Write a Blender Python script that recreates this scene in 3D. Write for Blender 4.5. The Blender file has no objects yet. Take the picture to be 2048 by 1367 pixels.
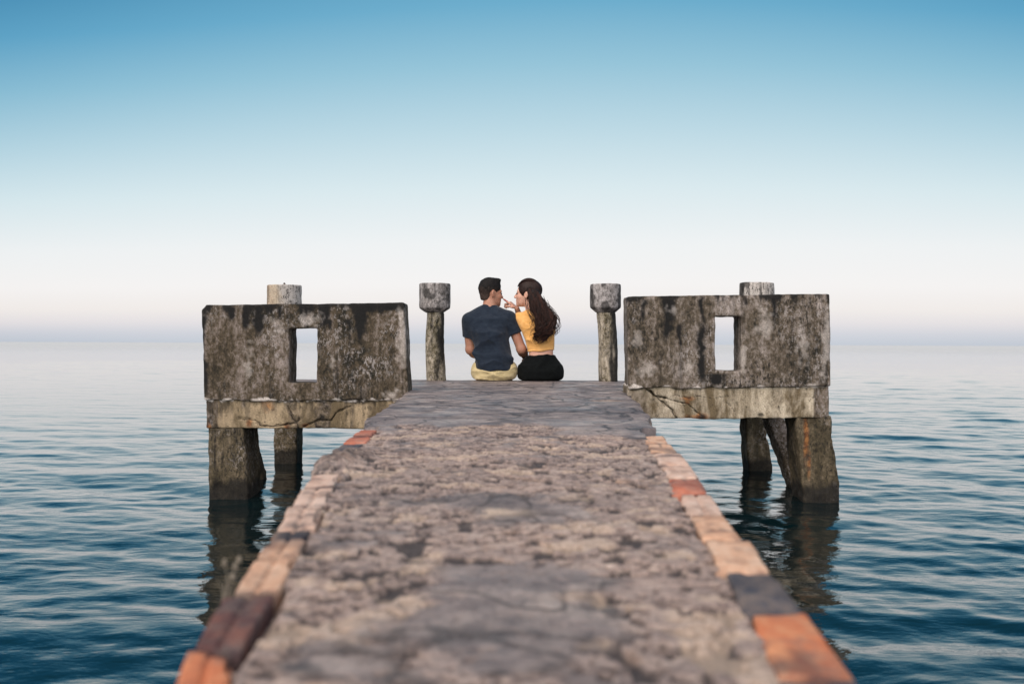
import bpy, math, random
import numpy as np
from mathutils import Matrix, Vector, Euler
R = math.radians
rng = np.random.RandomState(7)
random.seed(7)

# ------------------------------------------------------------------ camera
F = 2048 * 35.0 / 36.0            # focal length in photo pixels
CAMZ, DECK = 1.02, 0.70           # heights above the water
scene = bpy.context.scene
COL = scene.collection
cd = bpy.data.cameras.new("camera"); cam = bpy.data.objects.new("camera", cd); COL.objects.link(cam)
cd.lens = 35.0; cd.sensor_width = 36.0; cd.clip_start = 0.05; cd.clip_end = 20000
CM = (Matrix.Rotation(R(90) + math.atan(3.6 / F), 3, 'X') @ Matrix.Rotation(R(0.235), 3, 'Z'))
cam.matrix_world = Matrix.Translation((0, 0, CAMZ)) @ CM.to_4x4()
cd.dof.use_dof = True; cd.dof.focus_distance = 8.0; cd.dof.aperture_fstop = 3.8
scene.camera = cam

# ------------------------------------------------------------------ sky and sun
SUN_EL, SUN_AZ = 38.0, 212.0      # sun high-ish haze glow behind the photographer, from the left
w = bpy.data.worlds.new("World"); scene.world = w; w.use_nodes = True
nt = w.node_tree; nt.nodes.clear()
def N(nt, t, **kw):
    n = nt.nodes.new(t)
    for k, v in kw.items(): setattr(n, k, v)
    return n
out = N(nt, 'ShaderNodeOutputWorld'); bg = N(nt, 'ShaderNodeBackground')
sky = N(nt, 'ShaderNodeTexSky', sky_type='NISHITA'); sky.sun_disc = False
sky.sun_elevation = R(SUN_EL); sky.sun_rotation = R(SUN_AZ); sky.air_density = 1.2; sky.dust_density = 0.5
tc = N(nt, 'ShaderNodeTexCoord'); sp = N(nt, 'ShaderNodeSeparateXYZ')
nt.links.new(tc.outputs['Generated'], sp.inputs[0])
def M2(op, a, b):
    n = N(nt, 'ShaderNodeMath', operation=op)
    for q, v in zip(n.inputs, (a, b)):
        if isinstance(v, (int, float)): q.default_value = v
        else: nt.links.new(v, q)
    return n.outputs[0]
xs_ = M2('SUBTRACT', sp.outputs['X'], 0.06)          # the blue comes lower down to either side, imitating lens falloff
zz_ = M2('MULTIPLY', sp.outputs['Z'], M2('ADD', 1.0, M2('MULTIPLY', M2('MULTIPLY', xs_, xs_), .95)))
ramp = N(nt, 'ShaderNodeValToRGB'); nt.links.new(zz_, ramp.inputs[0])
def s2l(c):
    return [((v/255)/12.92 if v/255 <= .04045 else ((v/255+.055)/1.055)**2.4) for v in c]
SKY = [(0.0, (196,203,213)), (0.010, (208,211,219)), (0.022, (229,225,227)), (0.036, (241,236,233)), (0.06, (245,243,242)), (0.10, (239,242,243)),
       (0.155, (217,233,238)), (0.21, (187,216,228)), (0.27, (148,195,216)), (0.325, (108,172,204)), (0.42, (60,132,172)),
       (0.62, (64,125,155)), (1.0, (98,148,175))]
el = ramp.color_ramp.elements
el[0].position = 0; el[0].color = (*s2l(SKY[0][1]), 1); el[1].position = 1; el[1].color = (*s2l(SKY[-1][1]), 1)
for p, c in SKY[1:-1]:
    e = el.new(p); e.color = (*s2l(c), 1)
# lens corner darkening put into the sky colour, dimmer to either side
dot = N(nt, 'ShaderNodeVectorMath', operation='DOT_PRODUCT'); nt.links.new(tc.outputs['Generated'], dot.inputs[0])
dot.inputs[1].default_value = (0.03, 1, 0)
mr = N(nt, 'ShaderNodeMapRange'); nt.links.new(dot.outputs['Value'], mr.inputs[0])
for k, v in zip((1, 2, 3, 4), (0.78, 0.985, 0.82, 1.04)): mr.inputs[k].default_value = v
mr.interpolation_type = 'SMOOTHSTEP'
gam = N(nt, 'ShaderNodeGamma'); nt.links.new(ramp.outputs[0], gam.inputs[0])
inv = N(nt, 'ShaderNodeMath', operation='DIVIDE'); inv.inputs[0].default_value = 1.0; nt.links.new(mr.outputs[0], inv.inputs[1])
nt.links.new(inv.outputs[0], gam.inputs[1])
# behind the photographer the low sky is much brighter (the sun side)
mb = N(nt, 'ShaderNodeMapRange'); nt.links.new(sp.outputs['Y'], mb.inputs[0])
for k, v in zip((1, 2, 3, 4), (0.15, -0.75, 0.0, 0.08)): mb.inputs[k].default_value = v
sc_ = N(nt, 'ShaderNodeVectorMath', operation='SCALE'); nt.links.new(sky.outputs[0], sc_.inputs[0]); nt.links.new(mb.outputs[0], sc_.inputs['Scale'])
ad = N(nt, 'ShaderNodeVectorMath', operation='ADD'); nt.links.new(gam.outputs[0], ad.inputs[0]); nt.links.new(sc_.outputs[0], ad.inputs[1])
gl = N(nt, 'ShaderNodeMapRange'); dg = N(nt, 'ShaderNodeVectorMath', operation='DOT_PRODUCT'); nt.links.new(tc.outputs['Generated'], dg.inputs[0]); dg.inputs[1].default_value = (-.15, -.62, .77)  # warm glow added to the unseen upper sky behind the camera, lighting the deck
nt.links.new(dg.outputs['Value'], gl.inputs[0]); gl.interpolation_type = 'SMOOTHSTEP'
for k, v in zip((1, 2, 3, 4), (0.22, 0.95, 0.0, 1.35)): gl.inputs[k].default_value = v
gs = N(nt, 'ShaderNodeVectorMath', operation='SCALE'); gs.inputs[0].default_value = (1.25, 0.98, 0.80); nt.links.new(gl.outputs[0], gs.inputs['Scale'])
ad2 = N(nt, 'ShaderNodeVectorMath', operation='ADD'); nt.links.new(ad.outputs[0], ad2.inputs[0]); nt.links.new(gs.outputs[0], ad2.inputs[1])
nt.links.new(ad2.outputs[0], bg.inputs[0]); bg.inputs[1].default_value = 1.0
nt.links.new(bg.outputs[0], out.inputs[0])

ld = bpy.data.lights.new("sun", 'SUN'); ld.energy = 1.5; ld.angle = R(35); ld.color = (1.0, 0.86, 0.72)
sun = bpy.data.objects.new("sun", ld); COL.objects.link(sun)
az = R(SUN_AZ); sd = Vector((math.sin(az)*math.cos(R(SUN_EL)), math.cos(az)*math.cos(R(SUN_EL)), math.sin(R(SUN_EL))))
sun.rotation_euler = sd.to_track_quat('Z', 'Y').to_euler()
scene.view_settings.view_transform = 'Standard'; scene.view_settings.look = 'None'
scene.view_settings.exposure = 0.0; scene.view_settings.gamma = 1
scene.cycles.max_bounces = 8; scene.cycles.use_denoising = True
scene.cycles.sample_clamp_indirect = 4

# ------------------------------------------------------------------ helpers
def at(px, py, d):
    """photo pixel -> point in the world at distance d out along the jetty"""
    v = CM @ Vector(((px-1024)/F, -(py-683.5)/F, -1)); v *= d/v.y
    return Vector((0, 0, CAMZ)) + v
def on_deck(px, py, z=DECK):
    v = CM @ Vector(((px-1024)/F, -(py-683.5)/F, -1)); v *= (z-CAMZ)/v.z
    return Vector((0, 0, CAMZ)) + v

PERM = np.random.RandomState(3).permutation(65536).astype(np.int64) & 65535
RV = np.random.RandomState(5).rand(65536).astype(np.float32)*2-1
def vnoise(p, seed=0):
    i = np.floor(p).astype(np.int64); f = (p-i).astype(np.float32); u = f*f*f*(f*(f*6-15)+10)
    D = p.shape[1]
    def h(o):
        k = np.full(len(p), seed*131+7, np.int64)
        for a in range(D): k = PERM[(k + i[:, a]+o[a]) & 65535]
        return RV[k]
    r = 0
    for c in range(2**D):
        o = [(c >> a) & 1 for a in range(D)]; wt = 1
        for a in range(D): wt = wt*(u[:, a] if o[a] else 1-u[:, a])
        r = r + wt*h(o)
    return r
def fbm(p, oct=4, seed=0, gain=.5):
    s = 0; a = 1; t = 0
    p = np.asarray(p, np.float64)
    for k in range(oct):
        s = s + a*vnoise(p*(2.03**k)+k*17.3, seed+k); t += a; a *= gain
    return s/t*1.6

def mesh_obj(name, verts, faces, mat, parent=None, smooth=True, attrs=None):
    me = bpy.data.meshes.new(name)
    verts = np.asarray(verts, np.float32); faces = np.asarray(faces, np.int32)
    me.vertices.add(len(verts)); me.vertices.foreach_set('co', verts.ravel())
    n = faces.shape[1]
    me.loops.add(faces.size); me.loops.foreach_set('vertex_index', faces.ravel())
    me.polygons.add(len(faces)); me.polygons.foreach_set('loop_start', np.arange(0, faces.size, n, dtype=np.int32))
    me.polygons.foreach_set('loop_total', np.full(len(faces), n, np.int32))
    me.polygons.foreach_set('use_smooth', np.full(len(faces), smooth, bool))
    me.update(calc_edges=True); me.validate()
    for k, v in (attrs or {}).items():
        a = me.attributes.new(k, 'FLOAT', 'POINT'); a.data.foreach_set('value', np.asarray(v, np.float32))
    o = bpy.data.objects.new(name, me); COL.objects.link(o)
    if mat: me.materials.append(mat)
    if parent: o.parent = parent; o.matrix_parent_inverse = Matrix.Identity(4); shift(o, parent)
    return o
def shift(o, parent):
    """meshes are written in world coordinates: move them into their parent's space"""
    t = Vector((0, 0, 0)); q = parent
    while q is not None: t += q.location; q = q.parent
    if t.length > 0: o.data.transform(Matrix.Translation(-t))
def recentre(o, c):
    c = Vector(c); o.data.transform(Matrix.Translation(-c)); o.location = c
    return o
def tag(o, label=None, cat=None, group=None, kind=None):
    if label: o['label'] = label
    if cat: o['category'] = cat
    if group: o['group'] = group
    if kind: o['kind'] = kind
    return o
def empty(name, loc):
    o = bpy.data.objects.new(name, None); COL.objects.link(o); o.location = loc; o.empty_display_size = .1
    return o

def surface(f, lo, hi, res):
    """naive surface nets of f(P) < 0"""
    lo = np.array(lo, float)-2*res; hi = np.array(hi, float)+2*res
    n = np.ceil((hi-lo)/res).astype(int)+1
    ax = [lo[a]+res*np.arange(n[a]) for a in range(3)]
    X, Y, Z = np.meshgrid(*ax, indexing='ij')
    P = np.stack([X.ravel(), Y.ravel(), Z.ravel()], 1)
    V = np.empty(len(P), np.float32); CH = 400000
    for s in range(0, len(P), CH): V[s:s+CH] = f(P[s:s+CH])
    V = V.reshape(n); V[0], V[-1] = 1, 1; V[:, 0], V[:, -1] = 1, 1; V[:, :, 0], V[:, :, -1] = 1, 1
    I = V < 0
    cnt = np.zeros(n-1, np.int8)
    for a in (0, 1):
        for b in (0, 1):
            for c in (0, 1): cnt += I[a:n[0]-1+a, b:n[1]-1+b, c:n[2]-1+c]
    act = (cnt > 0) & (cnt < 8); ci = np.argwhere(act)
    idx = np.full(n-1, -1, np.int64); idx[act] = np.arange(len(ci))
    acc = np.zeros((len(ci), 3)); k = np.zeros(len(ci))
    for axis in range(3):
        o1, o2 = [q for q in range(3) if q != axis]
        for p in (0, 1):
            for q in (0, 1):
                c0 = ci.copy(); c0[:, o1] += p; c0[:, o2] += q; c1 = c0.copy(); c1[:, axis] += 1
                v0 = V[tuple(c0.T)]; v1 = V[tuple(c1.T)]; m = (v0 < 0) != (v1 < 0)
                t = np.where(m, v0/np.where(m, v0-v1, 1), 0)
                pt = c0.astype(float); pt[:, axis] += t; acc[m] += pt[m]; k[m] += 1
    verts = lo + res*acc/k[:, None]
    fs = []
    for axis in range(3):
        o1, o2 = (axis+1) % 3, (axis+2) % 3
        sl0 = [slice(1, n[q]-1) for q in range(3)]; sl1 = list(sl0)
        sl0[axis] = slice(0, n[axis]-1); sl1[axis] = slice(1, n[axis])
        a = I[tuple(sl0)]; b = I[tuple(sl1)]
        e = np.argwhere(a != b); off = np.array([1, 1, 1]); off[axis] = 0; inside = a[tuple(e.T)]; e = e+off
        def cell(d1, d2):
            c = e.copy(); c[:, o1] += d1; c[:, o2] += d2; return idx[tuple(c.T)]
        q = np.stack([cell(-1, -1), cell(0, -1), cell(0, 0), cell(-1, 0)], 1)
        q[~inside] = q[~inside][:, ::-1]; fs.append(q)
    return verts, np.concatenate(fs)

def s01(x): return np.clip(x, 0, 1)
def smin(a, b, k):
    h = np.clip(.5+.5*(b-a)/k, 0, 1); return b*(1-h)+a*h-k*h*(1-h)
def smax(a, b, k): return -smin(-a, -b, k)
def sbox(P, lo, hi, r=.01):
    lo = np.array(lo); hi = np.array(hi); c = (lo+hi)/2; h = (hi-lo)/2-r
    q = np.abs(P-c)-h
    return np.linalg.norm(np.maximum(q, 0), axis=1)+np.minimum(q.max(1), 0)-r
def cap(P, a, b, ra, rb=None):
    rb = ra if rb is None else rb
    a = np.array(a, float); b = np.array(b, float); ab = b-a
    t = np.clip((P-a)@ab/(ab@ab), 0, 1); return np.linalg.norm(P-a-t[:, None]*ab, axis=1)-(ra+(rb-ra)*t)
def ell(P, c, r, rot=None):
    q = P-np.array(c); r = np.array(r, float)
    if rot is not None: q = q@np.array(rot)
    k = np.linalg.norm(q/r, axis=1); k2 = np.linalg.norm(q/(r*r), axis=1)
    return k*(k-1)/np.maximum(k2, 1e-6)
def polyd(P2, pts):
    """distance of 2-D points to a polyline"""
    d = np.full(len(P2), 9.)
    for a, b in zip(pts[:-1], pts[1:]):
        a = np.array(a, float); b = np.array(b, float); ab = b-a
        t = np.clip((P2-a)@ab/(ab@ab), 0, 1); d = np.minimum(d, np.linalg.norm(P2-a-t[:, None]*ab, axis=1))
    return d
def tube(pts, rad, n=6):
    """verts/faces of a tapered tube"""
    pts = np.asarray(pts, float); m = len(pts); rad = np.broadcast_to(np.asarray(rad, float), (m,))
    t = np.gradient(pts, axis=0); t /= np.linalg.norm(t, axis=1)[:, None]+1e-9
    up = np.tile([0.31, 0.9, 0.2], (m, 1)); u = np.cross(t, up); u /= np.linalg.norm(u, axis=1)[:, None]; v = np.cross(t, u)
    a = np.arange(n)*2*np.pi/n
    V = pts[:, None]+rad[:, None, None]*(np.cos(a)[None, :, None]*u[:, None]+np.sin(a)[None, :, None]*v[:, None])
    V = V.reshape(-1, 3); Fc = []
    for i in range(m-1):
        for j in range(n):
            k = (j+1) % n; Fc.append((i*n+j, i*n+k, (i+1)*n+k, (i+1)*n+j))
    return V, np.array(Fc)
def merge(parts):
    V = []; Fc = []; o = 0
    for v, f in parts: V.append(v); Fc.append(f+o); o += len(v)
    return np.concatenate(V), np.concatenate(Fc)

# ------------------------------------------------------------------ materials
class Mat:
    def __init__(s, name, rough=.8, spec=.3):
        s.m = bpy.data.materials.new(name); s.m.use_nodes = True; s.t = s.m.node_tree
        s.b = s.t.nodes['Principled BSDF']; s.b.inputs['Roughness'].default_value = rough
        s.b.inputs['Specular IOR Level'].default_value = spec
        s.geo = N(s.t, 'ShaderNodeNewGeometry')
    def link(s, a, b): s.t.links.new(a, b)
    def pos(s, scale=(1, 1, 1)):
        v = N(s.t, 'ShaderNodeVectorMath', operation='MULTIPLY'); s.link(s.geo.outputs['Position'], v.inputs[0])
        v.inputs[1].default_value = scale; return v.outputs[0]
    def noise(s, scale=5, detail=6, rough=.6, vec=(1, 1, 1), dist=0, off=0):
        n = N(s.t, 'ShaderNodeTexNoise', noise_dimensions='4D'); s.link(s.pos(vec), n.inputs['Vector'])
        n.inputs['W'].default_value = off
        n.inputs['Scale'].default_value = scale; n.inputs['Detail'].default_value = detail
        n.inputs['Roughness'].default_value = rough; n.inputs['Distortion'].default_value = dist
        return n.outputs['Fac']
    def ramp(s, fac, stops):
        r = N(s.t, 'ShaderNodeValToRGB'); s.link(fac, r.inputs[0]); e = r.color_ramp.elements
        while len(e) < len(stops): e.new(.5)
        for q, (p, c) in zip(e, stops):
            q.position = p; q.color = (c, c, c, 1) if isinstance(c, (int, float)) else (*c, 1)
        return r.outputs[0]
    def mix(s, fac, a, b, mode='MIX'):
        m = N(s.t, 'ShaderNodeMix', data_type='RGBA', blend_type=mode)
        for sock, v in ((m.inputs[0], fac), (m.inputs[6], a), (m.inputs[7], b)):
            if isinstance(v, (int, float)): sock.default_value = v
            elif isinstance(v, tuple): sock.default_value = (*v, 1)
            else: s.link(v, sock)
        return m.outputs[2]
    def math(s, op, a, b=0.0):
        m = N(s.t, 'ShaderNodeMath', operation=op)
        for sock, v in zip(m.inputs, (a, b)):
            if isinstance(v, (int, float)): sock.default_value = v
            else: s.link(v, sock)
        return m.outputs[0]
    def attr(s, name):
        a = N(s.t, 'ShaderNodeAttribute'); a.attribute_name = name; return a.outputs['Fac']
    def color(s, c):
        if isinstance(c, tuple): s.b.inputs['Base Color'].default_value = (*c, 1)
        else: s.link(c, s.b.inputs['Base Color'])
        return s
    def bump(s, h, strength=.5, dist=.01, prev=None):
        b = N(s.t, 'ShaderNodeBump'); b.inputs['Strength'].default_value = strength; b.inputs['Distance'].default_value = dist
        s.link(h, b.inputs['Height'])
        if prev is not None: s.link(prev, b.inputs['Normal'])
        s.link(b.outputs[0], s.b.inputs['Normal']); return b.outputs[0]

def concrete(name, dark=(.016, .0155, .012), mid=(.076, .059, .039), light=(.32, .272, .25), lo=.425, hi=.635, plaster=(.47, .40, .30), lime=(.66, .61, .57)):
    m = Mat(name, .88, .2)
    big = m.noise(2.6, 5, .6, (1, 1, .7), .3, 1.0)
    streak = m.noise(7.5, 7, .68, (1, 1, .28), .35, 5.0)
    fine = m.noise(34, 6, .72, (1, 1, .75), .2, 9.0)
    grit = m.noise(150, 3, .7, off=3.0)
    a = m.math('ADD', m.math('MULTIPLY', big, .26), m.math('MULTIPLY', streak, .36))
    a = m.math('ADD', a, m.math('MULTIPLY', fine, .38))
    c = m.ramp(a, [(lo, dark), ((lo+hi)/2-.03, mid), (hi, light)])
    # pale lichen flecks with crisp edges
    fl = m.ramp(m.noise(46, 5, .78, (1, 1, .6), .8, 2.0), [(.53, 0), (.56, 1)])
    flm = m.math('MULTIPLY', fl, m.ramp(m.noise(3.3, 3, .5, off=8.0), [(.44, .0), (.60, .6)]))
    c = m.mix(flm, c, (.40, .37, .36))
    # black mould spots
    bl = m.ramp(m.noise(60, 5, .75, (1, 1, .5), .6, 21.0), [(.53, 0), (.575, 1)])
    blm = m.math('MULTIPLY', bl, m.ramp(m.noise(2.7, 3, .5, off=12.0), [(.40, 0.1), (.6, .85)]))
    c = m.mix(blm, c, (.012, .012, .011))
    dr = m.ramp(m.noise(26, 5, .6, (1, 1, .055), .25, 41.0), [(.52, 0), (.60, 1)])
    drm = m.math('MULTIPLY', dr, m.ramp(m.noise(3.0, 4, .6, (1, 1, .8), off=42.0), [(.46, .0), (.60, .8)]))
    c = m.mix(drm, c, (.014, .013, .012))
    # places named by the mesh
    pl = m.mix(m.ramp(m.noise(9, 6, .65, (1, 1, .35), .4, 31.), [(.42, .0), (.58, 1.)]), (.13, .10, .06), plaster)
    pl = m.mix(m.ramp(fine, [(.33, 1.), (.43, 0)]), pl, (.06, .05, .035))
    c = m.mix(m.attr('plaster'), c, pl)
    c = m.mix(m.attr('stain'), c, (.012, .012, .012))
    c = m.mix(m.math('MULTIPLY', m.attr('lime'), .8), c, lime)
    rc = m.ramp(m.noise(28, 4, .6, off=4.), [(.38, (.03, .012, .01)), (.5, (.17, .06, .02)), (.65, (.42, .19, .06))])
    c = m.mix(m.attr('rust'), c, rc)
    c = m.mix(m.attr('crack'), c, (.01, .009, .008))
    c = m.mix(.42, c, m.ramp(grit, [(.3, (.0, .0, .0)), (.7, (1, 1, 1))]), 'OVERLAY')
    m.color(c)
    h = m.math('ADD', m.math('MULTIPLY', fine, .6), m.math('MULTIPLY', grit, .25))
    m.bump(h, .7, .012)
    return m.m
M_WALL = concrete('weathered_concrete')
M_WALLR = concrete('weathered_concrete_paler', mid=(.096, .077, .056), light=(.38, .335, .31), lo=.415, hi=.62)
M_BEAM = concrete('plastered_beam_concrete', lo=.38, hi=.64, plaster=(.35, .275, .18))
M_BEAMR = concrete('pale_plastered_beam_concrete', lo=.38, hi=.64, plaster=(.47, .41, .315))
M_LEG = concrete('wet_leg_concrete', dark=(.010, .010, .007), mid=(.075, .061, .038), light=(.25, .20, .14), lo=.39, hi=.68)
M_BOLL = concrete('bollard_concrete', mid=(.15, .14, .135), light=(.44, .42, .42), lo=.40, hi=.58)
M_SHAFT = concrete('bollard_shaft_concrete', mid=(.10, .085, .05), light=(.46, .41, .33), lo=.42, hi=.58)
M_PALE = concrete('pale_bollard_concrete', dark=(.16, .15, .14), mid=(.34, .32, .30), light=(.50, .47, .44), lo=.3, hi=.62)

# deck
def deck_mat():
    m = Mat('worn_jetty_deck', .72, .35)
    n1 = m.noise(5.5, 6, .6, (1, 1, 1), .4, 1.); n2 = m.noise(46, 6, .7, (1, 1.1, 1), .5, 3.); n3 = m.noise(150, 4, .7, off=5.)
    a = m.math('ADD', m.math('MULTIPLY', n1, .3), m.math('MULTIPLY', n2, .7))
    rough = m.ramp(a, [(.34, (.07, .058, .056)), (.42, (.19, .145, .13)), (.50, (.345, .262, .228)), (.62, (.53, .42, .355))])
    rough = m.mix(m.ramp(m.noise(9, 4, .6, off=14.), [(.58, 0.), (.72, .5)]), rough, (.46, .27, .15))
    rough = m.mix(m.ramp(m.noise(2.8, 5, .62, off=44.), [(.42, .4), (.58, 0.)]), rough, m.ramp(n2, [(.36, (.06, .052, .054)), (.5, (.20, .172, .165)), (.62, (.32, .27, .245))]))
    flat = m.ramp(m.noise(8, 6, .62, (1, 1, 1), .5, 7.), [(.34, (.12, .102, .104)), (.5, (.25, .21, .20)), (.66, (.40, .335, .30))])
    flat = m.mix(m.ramp(n2, [(.34, .75), (.46, 0)]), flat, (.055, .05, .052))
    st = m.noise(3.0, 6, .68, (1, 1, 1), .9, 27.); flat = m.mix(m.ramp(st, [(.40, .75), (.52, 0)]), flat, (.085, .075, .08))
    flat = m.mix(m.ramp(m.noise(4.2, 6, .7, (1, 1, 1), .6, 37.), [(.56, 0.), (.66, .6)]), flat, (.30, .24, .21))
    for sc_n, vv, off in ((1.1, (1, 1.6, 1), 51.), (1.7, (1.5, .7, 1), 57.)):      # hairline cracks in the screed
        cn = m.math('ABSOLUTE', m.math('SUBTRACT', m.noise(sc_n, 4, .5, vv, .3, off), .5))
        flat = m.mix(m.math('MULTIPLY', m.ramp(cn, [(.0035, 1), (.009, 0)]), .85), flat, (.035, .03, .03))
    flat = m.mix(m.ramp(m.noise(30, 3, .6, (1, 1, 1), 0, 61.), [(.68, 0), (.72, .8)]), flat, (.05, .045, .045))
    c = m.mix(m.attr('flat'), rough, flat)
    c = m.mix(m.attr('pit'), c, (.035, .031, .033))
    c = m.mix(m.attr('sand'), c, (.56, .435, .335))
    c = m.mix(m.attr('scratch'), c, (.04, .035, .035))
    c = m.mix(.3, c, m.ramp(n3, [(.3, (.0, .0, .0)), (.7, (1, 1, 1))]), 'OVERLAY')
    m.color(c)
    wetr = m.ramp(m.noise(3.5, 5, .65, (1, .7, 1), .5, 17.), [(.42, .36), (.56, .62)])
    m.link(m.mix(m.attr('flat'), (.82, .82, .82), wetr), m.b.inputs['Roughness'])
    m.bump(m.math('ADD', m.math('MULTIPLY', n2, .7), m.math('MULTIPLY', n3, .35)), .85, .014)
    return m.m
M_DECK = deck_mat()

def brick_mat(name, c0, c1, c2, dirt=.3):
    m = Mat(name, .85, .2)
    n = m.noise(24, 6, .68, (1, .5, 1), .6, 2.); n2 = m.noise(75, 5, .75, off=6.)
    c = m.ramp(m.math('ADD', m.math('MULTIPLY', n, .7), m.math('MULTIPLY', n2, .3)), [(.34, c0), (.5, c1), (.64, c2)])
    c = m.mix(m.math('MULTIPLY', m.attr('soot'), 1.), c, (.035, .035, .045))
    c = m.mix(m.ramp(m.noise(22, 5, .7, off=11.), [(.54-dirt*.2, 0), (.66-dirt*.15, min(1, dirt*1.5))]), c, (.16, .13, .115))
    m.color(c); m.bump(n2, .5, .006)
    return m.m
BR = {'orange': brick_mat('orange_brick', (.36, .10, .045), (.50, .175, .085), (.58, .30, .16)),
      'peach': brick_mat('peach_brick', (.38, .20, .125), (.57, .355, .24), (.62, .46, .35)),
      'pink': brick_mat('pink_brick', (.38, .235, .18), (.56, .40, .32), (.62, .50, .43)),
      'red': brick_mat('red_brick', (.30, .085, .05), (.46, .16, .10), (.55, .28, .20)),
      'purple': brick_mat('purple_brick', (.045, .025, .03), (.13, .06, .052), (.30, .125, .085)),
      'slate': brick_mat('slate_brick', (.035, .038, .05), (.07, .072, .09), (.20, .16, .14), .5)}

def water_mat():
    m = Mat('sea_water', .045, .5)
    m.b.inputs['IOR'].default_value = 1.333
    m.color((.0004, .008, .0105))
    a = m.noise(3.2, 5, .62, (.55, 1.25, 1), .35, 1.); b = m.noise(11, 4, .6, (.6, 1.2, 1), .3, 2.)
    far = m.noise(.55, 5, .65, (.35, 1.0, 1), .4, 4.)
    ln = N(m.t, 'ShaderNodeVectorMath', operation='LENGTH'); m.link(m.geo.outputs['Position'], ln.inputs[0])
    k = N(m.t, 'ShaderNodeMapRange'); m.link(ln.outputs['Value'], k.inputs[0])
    for q, v in zip((1, 2, 3, 4), (4, 32, 0, 1)): k.inputs[q].default_value = v
    near = m.math('SUBTRACT', 1.0, m.math('MULTIPLY', k.outputs[0], .72))
    h = m.math('MULTIPLY', m.math('ADD', m.math('MULTIPLY', a, .0115), m.math('MULTIPLY', b, .0020)), near)
    h = m.math('ADD', h, m.math('MULTIPLY', m.math('MULTIPLY', far, k.outputs[0]), .020))
    k3 = N(m.t, 'ShaderNodeMapRange'); m.link(ln.outputs['Value'], k3.inputs[0])
    for q, v in zip((1, 2, 3, 4), (45, 160, 0, 1)): k3.inputs[q].default_value = v
    h = m.math('ADD', h, m.math('MULTIPLY', m.math('MULTIPLY', far, k3.outputs[0]), .055))
    m.b.inputs['IOR'].default_value = 1.6; m.b.inputs['Roughness'].default_value = .02
    k2 = N(m.t, 'ShaderNodeMapRange'); m.link(ln.outputs['Value'], k2.inputs[0]); m.link(k2.outputs[0], m.b.inputs['Roughness'])
    for q, v in zip((1, 2, 3, 4), (12, 300, .02, .10)): k2.inputs[q].default_value = v
    bn = N(m.t, 'ShaderNodeBump'); bn.inputs['Strength'].default_value = 1; bn.inputs['Distance'].default_value = 1.0
    m.link(h, bn.inputs['Height']); m.link(bn.outputs[0], m.b.inputs['Normal'])
    return m.m
M_WATER = water_mat()

def skin_mat(name, c):
    m = Mat(name, .55, .35)
    n = m.noise(22, 4, .6, off=3.)
    col = m.mix(m.ramp(n, [(.35, 0.), (.65, .5)]), c, (c[0]*.82, c[1]*.62, c[2]*.58))
    col = m.mix(m.attr('lips'), col, (.42, .10, .09))
    col = m.mix(m.attr('brow'), col, (.03, .02, .018))
    m.color(col); m.b.inputs['Subsurface Weight'].default_value = .12
    m.b.inputs['Subsurface Radius'].default_value = (.02, .008, .005)
    return m.m
M_SKIN1 = skin_mat('tanned_skin', (.42, .225, .155)); M_SKIN2 = skin_mat('light_skin', (.60, .36, .27))
def cloth(name, c, c2, rough=.9, bump=.010, sc=22):
    m = Mat(name, rough, .15)
    n = m.noise(sc, 4, .6, (1, 1, 1.6), .4, 3.); f = m.noise(260, 2, .6, off=2.)
    m.color(m.mix(m.ramp(n, [(.35, 0.), (.65, 1.)]), c, c2))
    m.b.inputs['Sheen Weight'].default_value = .15
    m.bump(m.math('ADD', n, m.math('MULTIPLY', f, .15)), .6, bump)
    return m.m
M_NAVY = cloth('navy_cotton', (.008, .014, .026), (.015, .024, .039))
M_KHAKI = cloth('pale_khaki_cotton', (.44, .36, .19), (.56, .47, .27))
M_YEL = cloth('mustard_knit', (.64, .33, .095), (.76, .43, .155))
M_BLACK = cloth('black_cloth', (.0012, .0022, .0025), (.0025, .004, .0045)); M_BLACK.node_tree.nodes['Principled BSDF'].inputs['Sheen Weight'].default_value = .02
def hair_mat(name, a, b):
    m = Mat(name, .5, .2)
    n = m.noise(40, 4, .6, (1, 1, .25), .3, 3.); m.color(m.mix(m.ramp(n, [(.4, 0.), (.68, 1.)]), a, b))
    m.bump(m.noise(190, 3, .6, (1, 1, .2)), .6, .004)
    return m
_h = hair_mat('black_short_hair', (.006, .005, .005), (.016, .012, .011))
c_ = _h.mix(_h.attr('fade'), (.006, .005, .005), (.068, .046, .037)); c_ = _h.mix(_h.ramp(_h.noise(160, 3, .7), [(.4, .55), (.65, 0.)]), c_, (.006, .005, .005)); _h.color(c_); _h.b.inputs['Roughness'].default_value = .7
M_HAIR1 = _h.m
_h = hair_mat('dark_brown_long_hair', (.006, .003, .003), (.022, .010, .008)); _h.color(_h.mix(_h.attr('tone'), (.006, .0035, .0035), (.050, .020, .014))); M_HAIR2 = _h.m
def plain(name, c, r=.5):
    m = Mat(name, r, .4); m.color(c); return m.m
M_EYE = plain('eye_dark', (.02, .014, .01), .15); M_IRON = plain('rusty_iron', (.05, .028, .02), .8)

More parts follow.
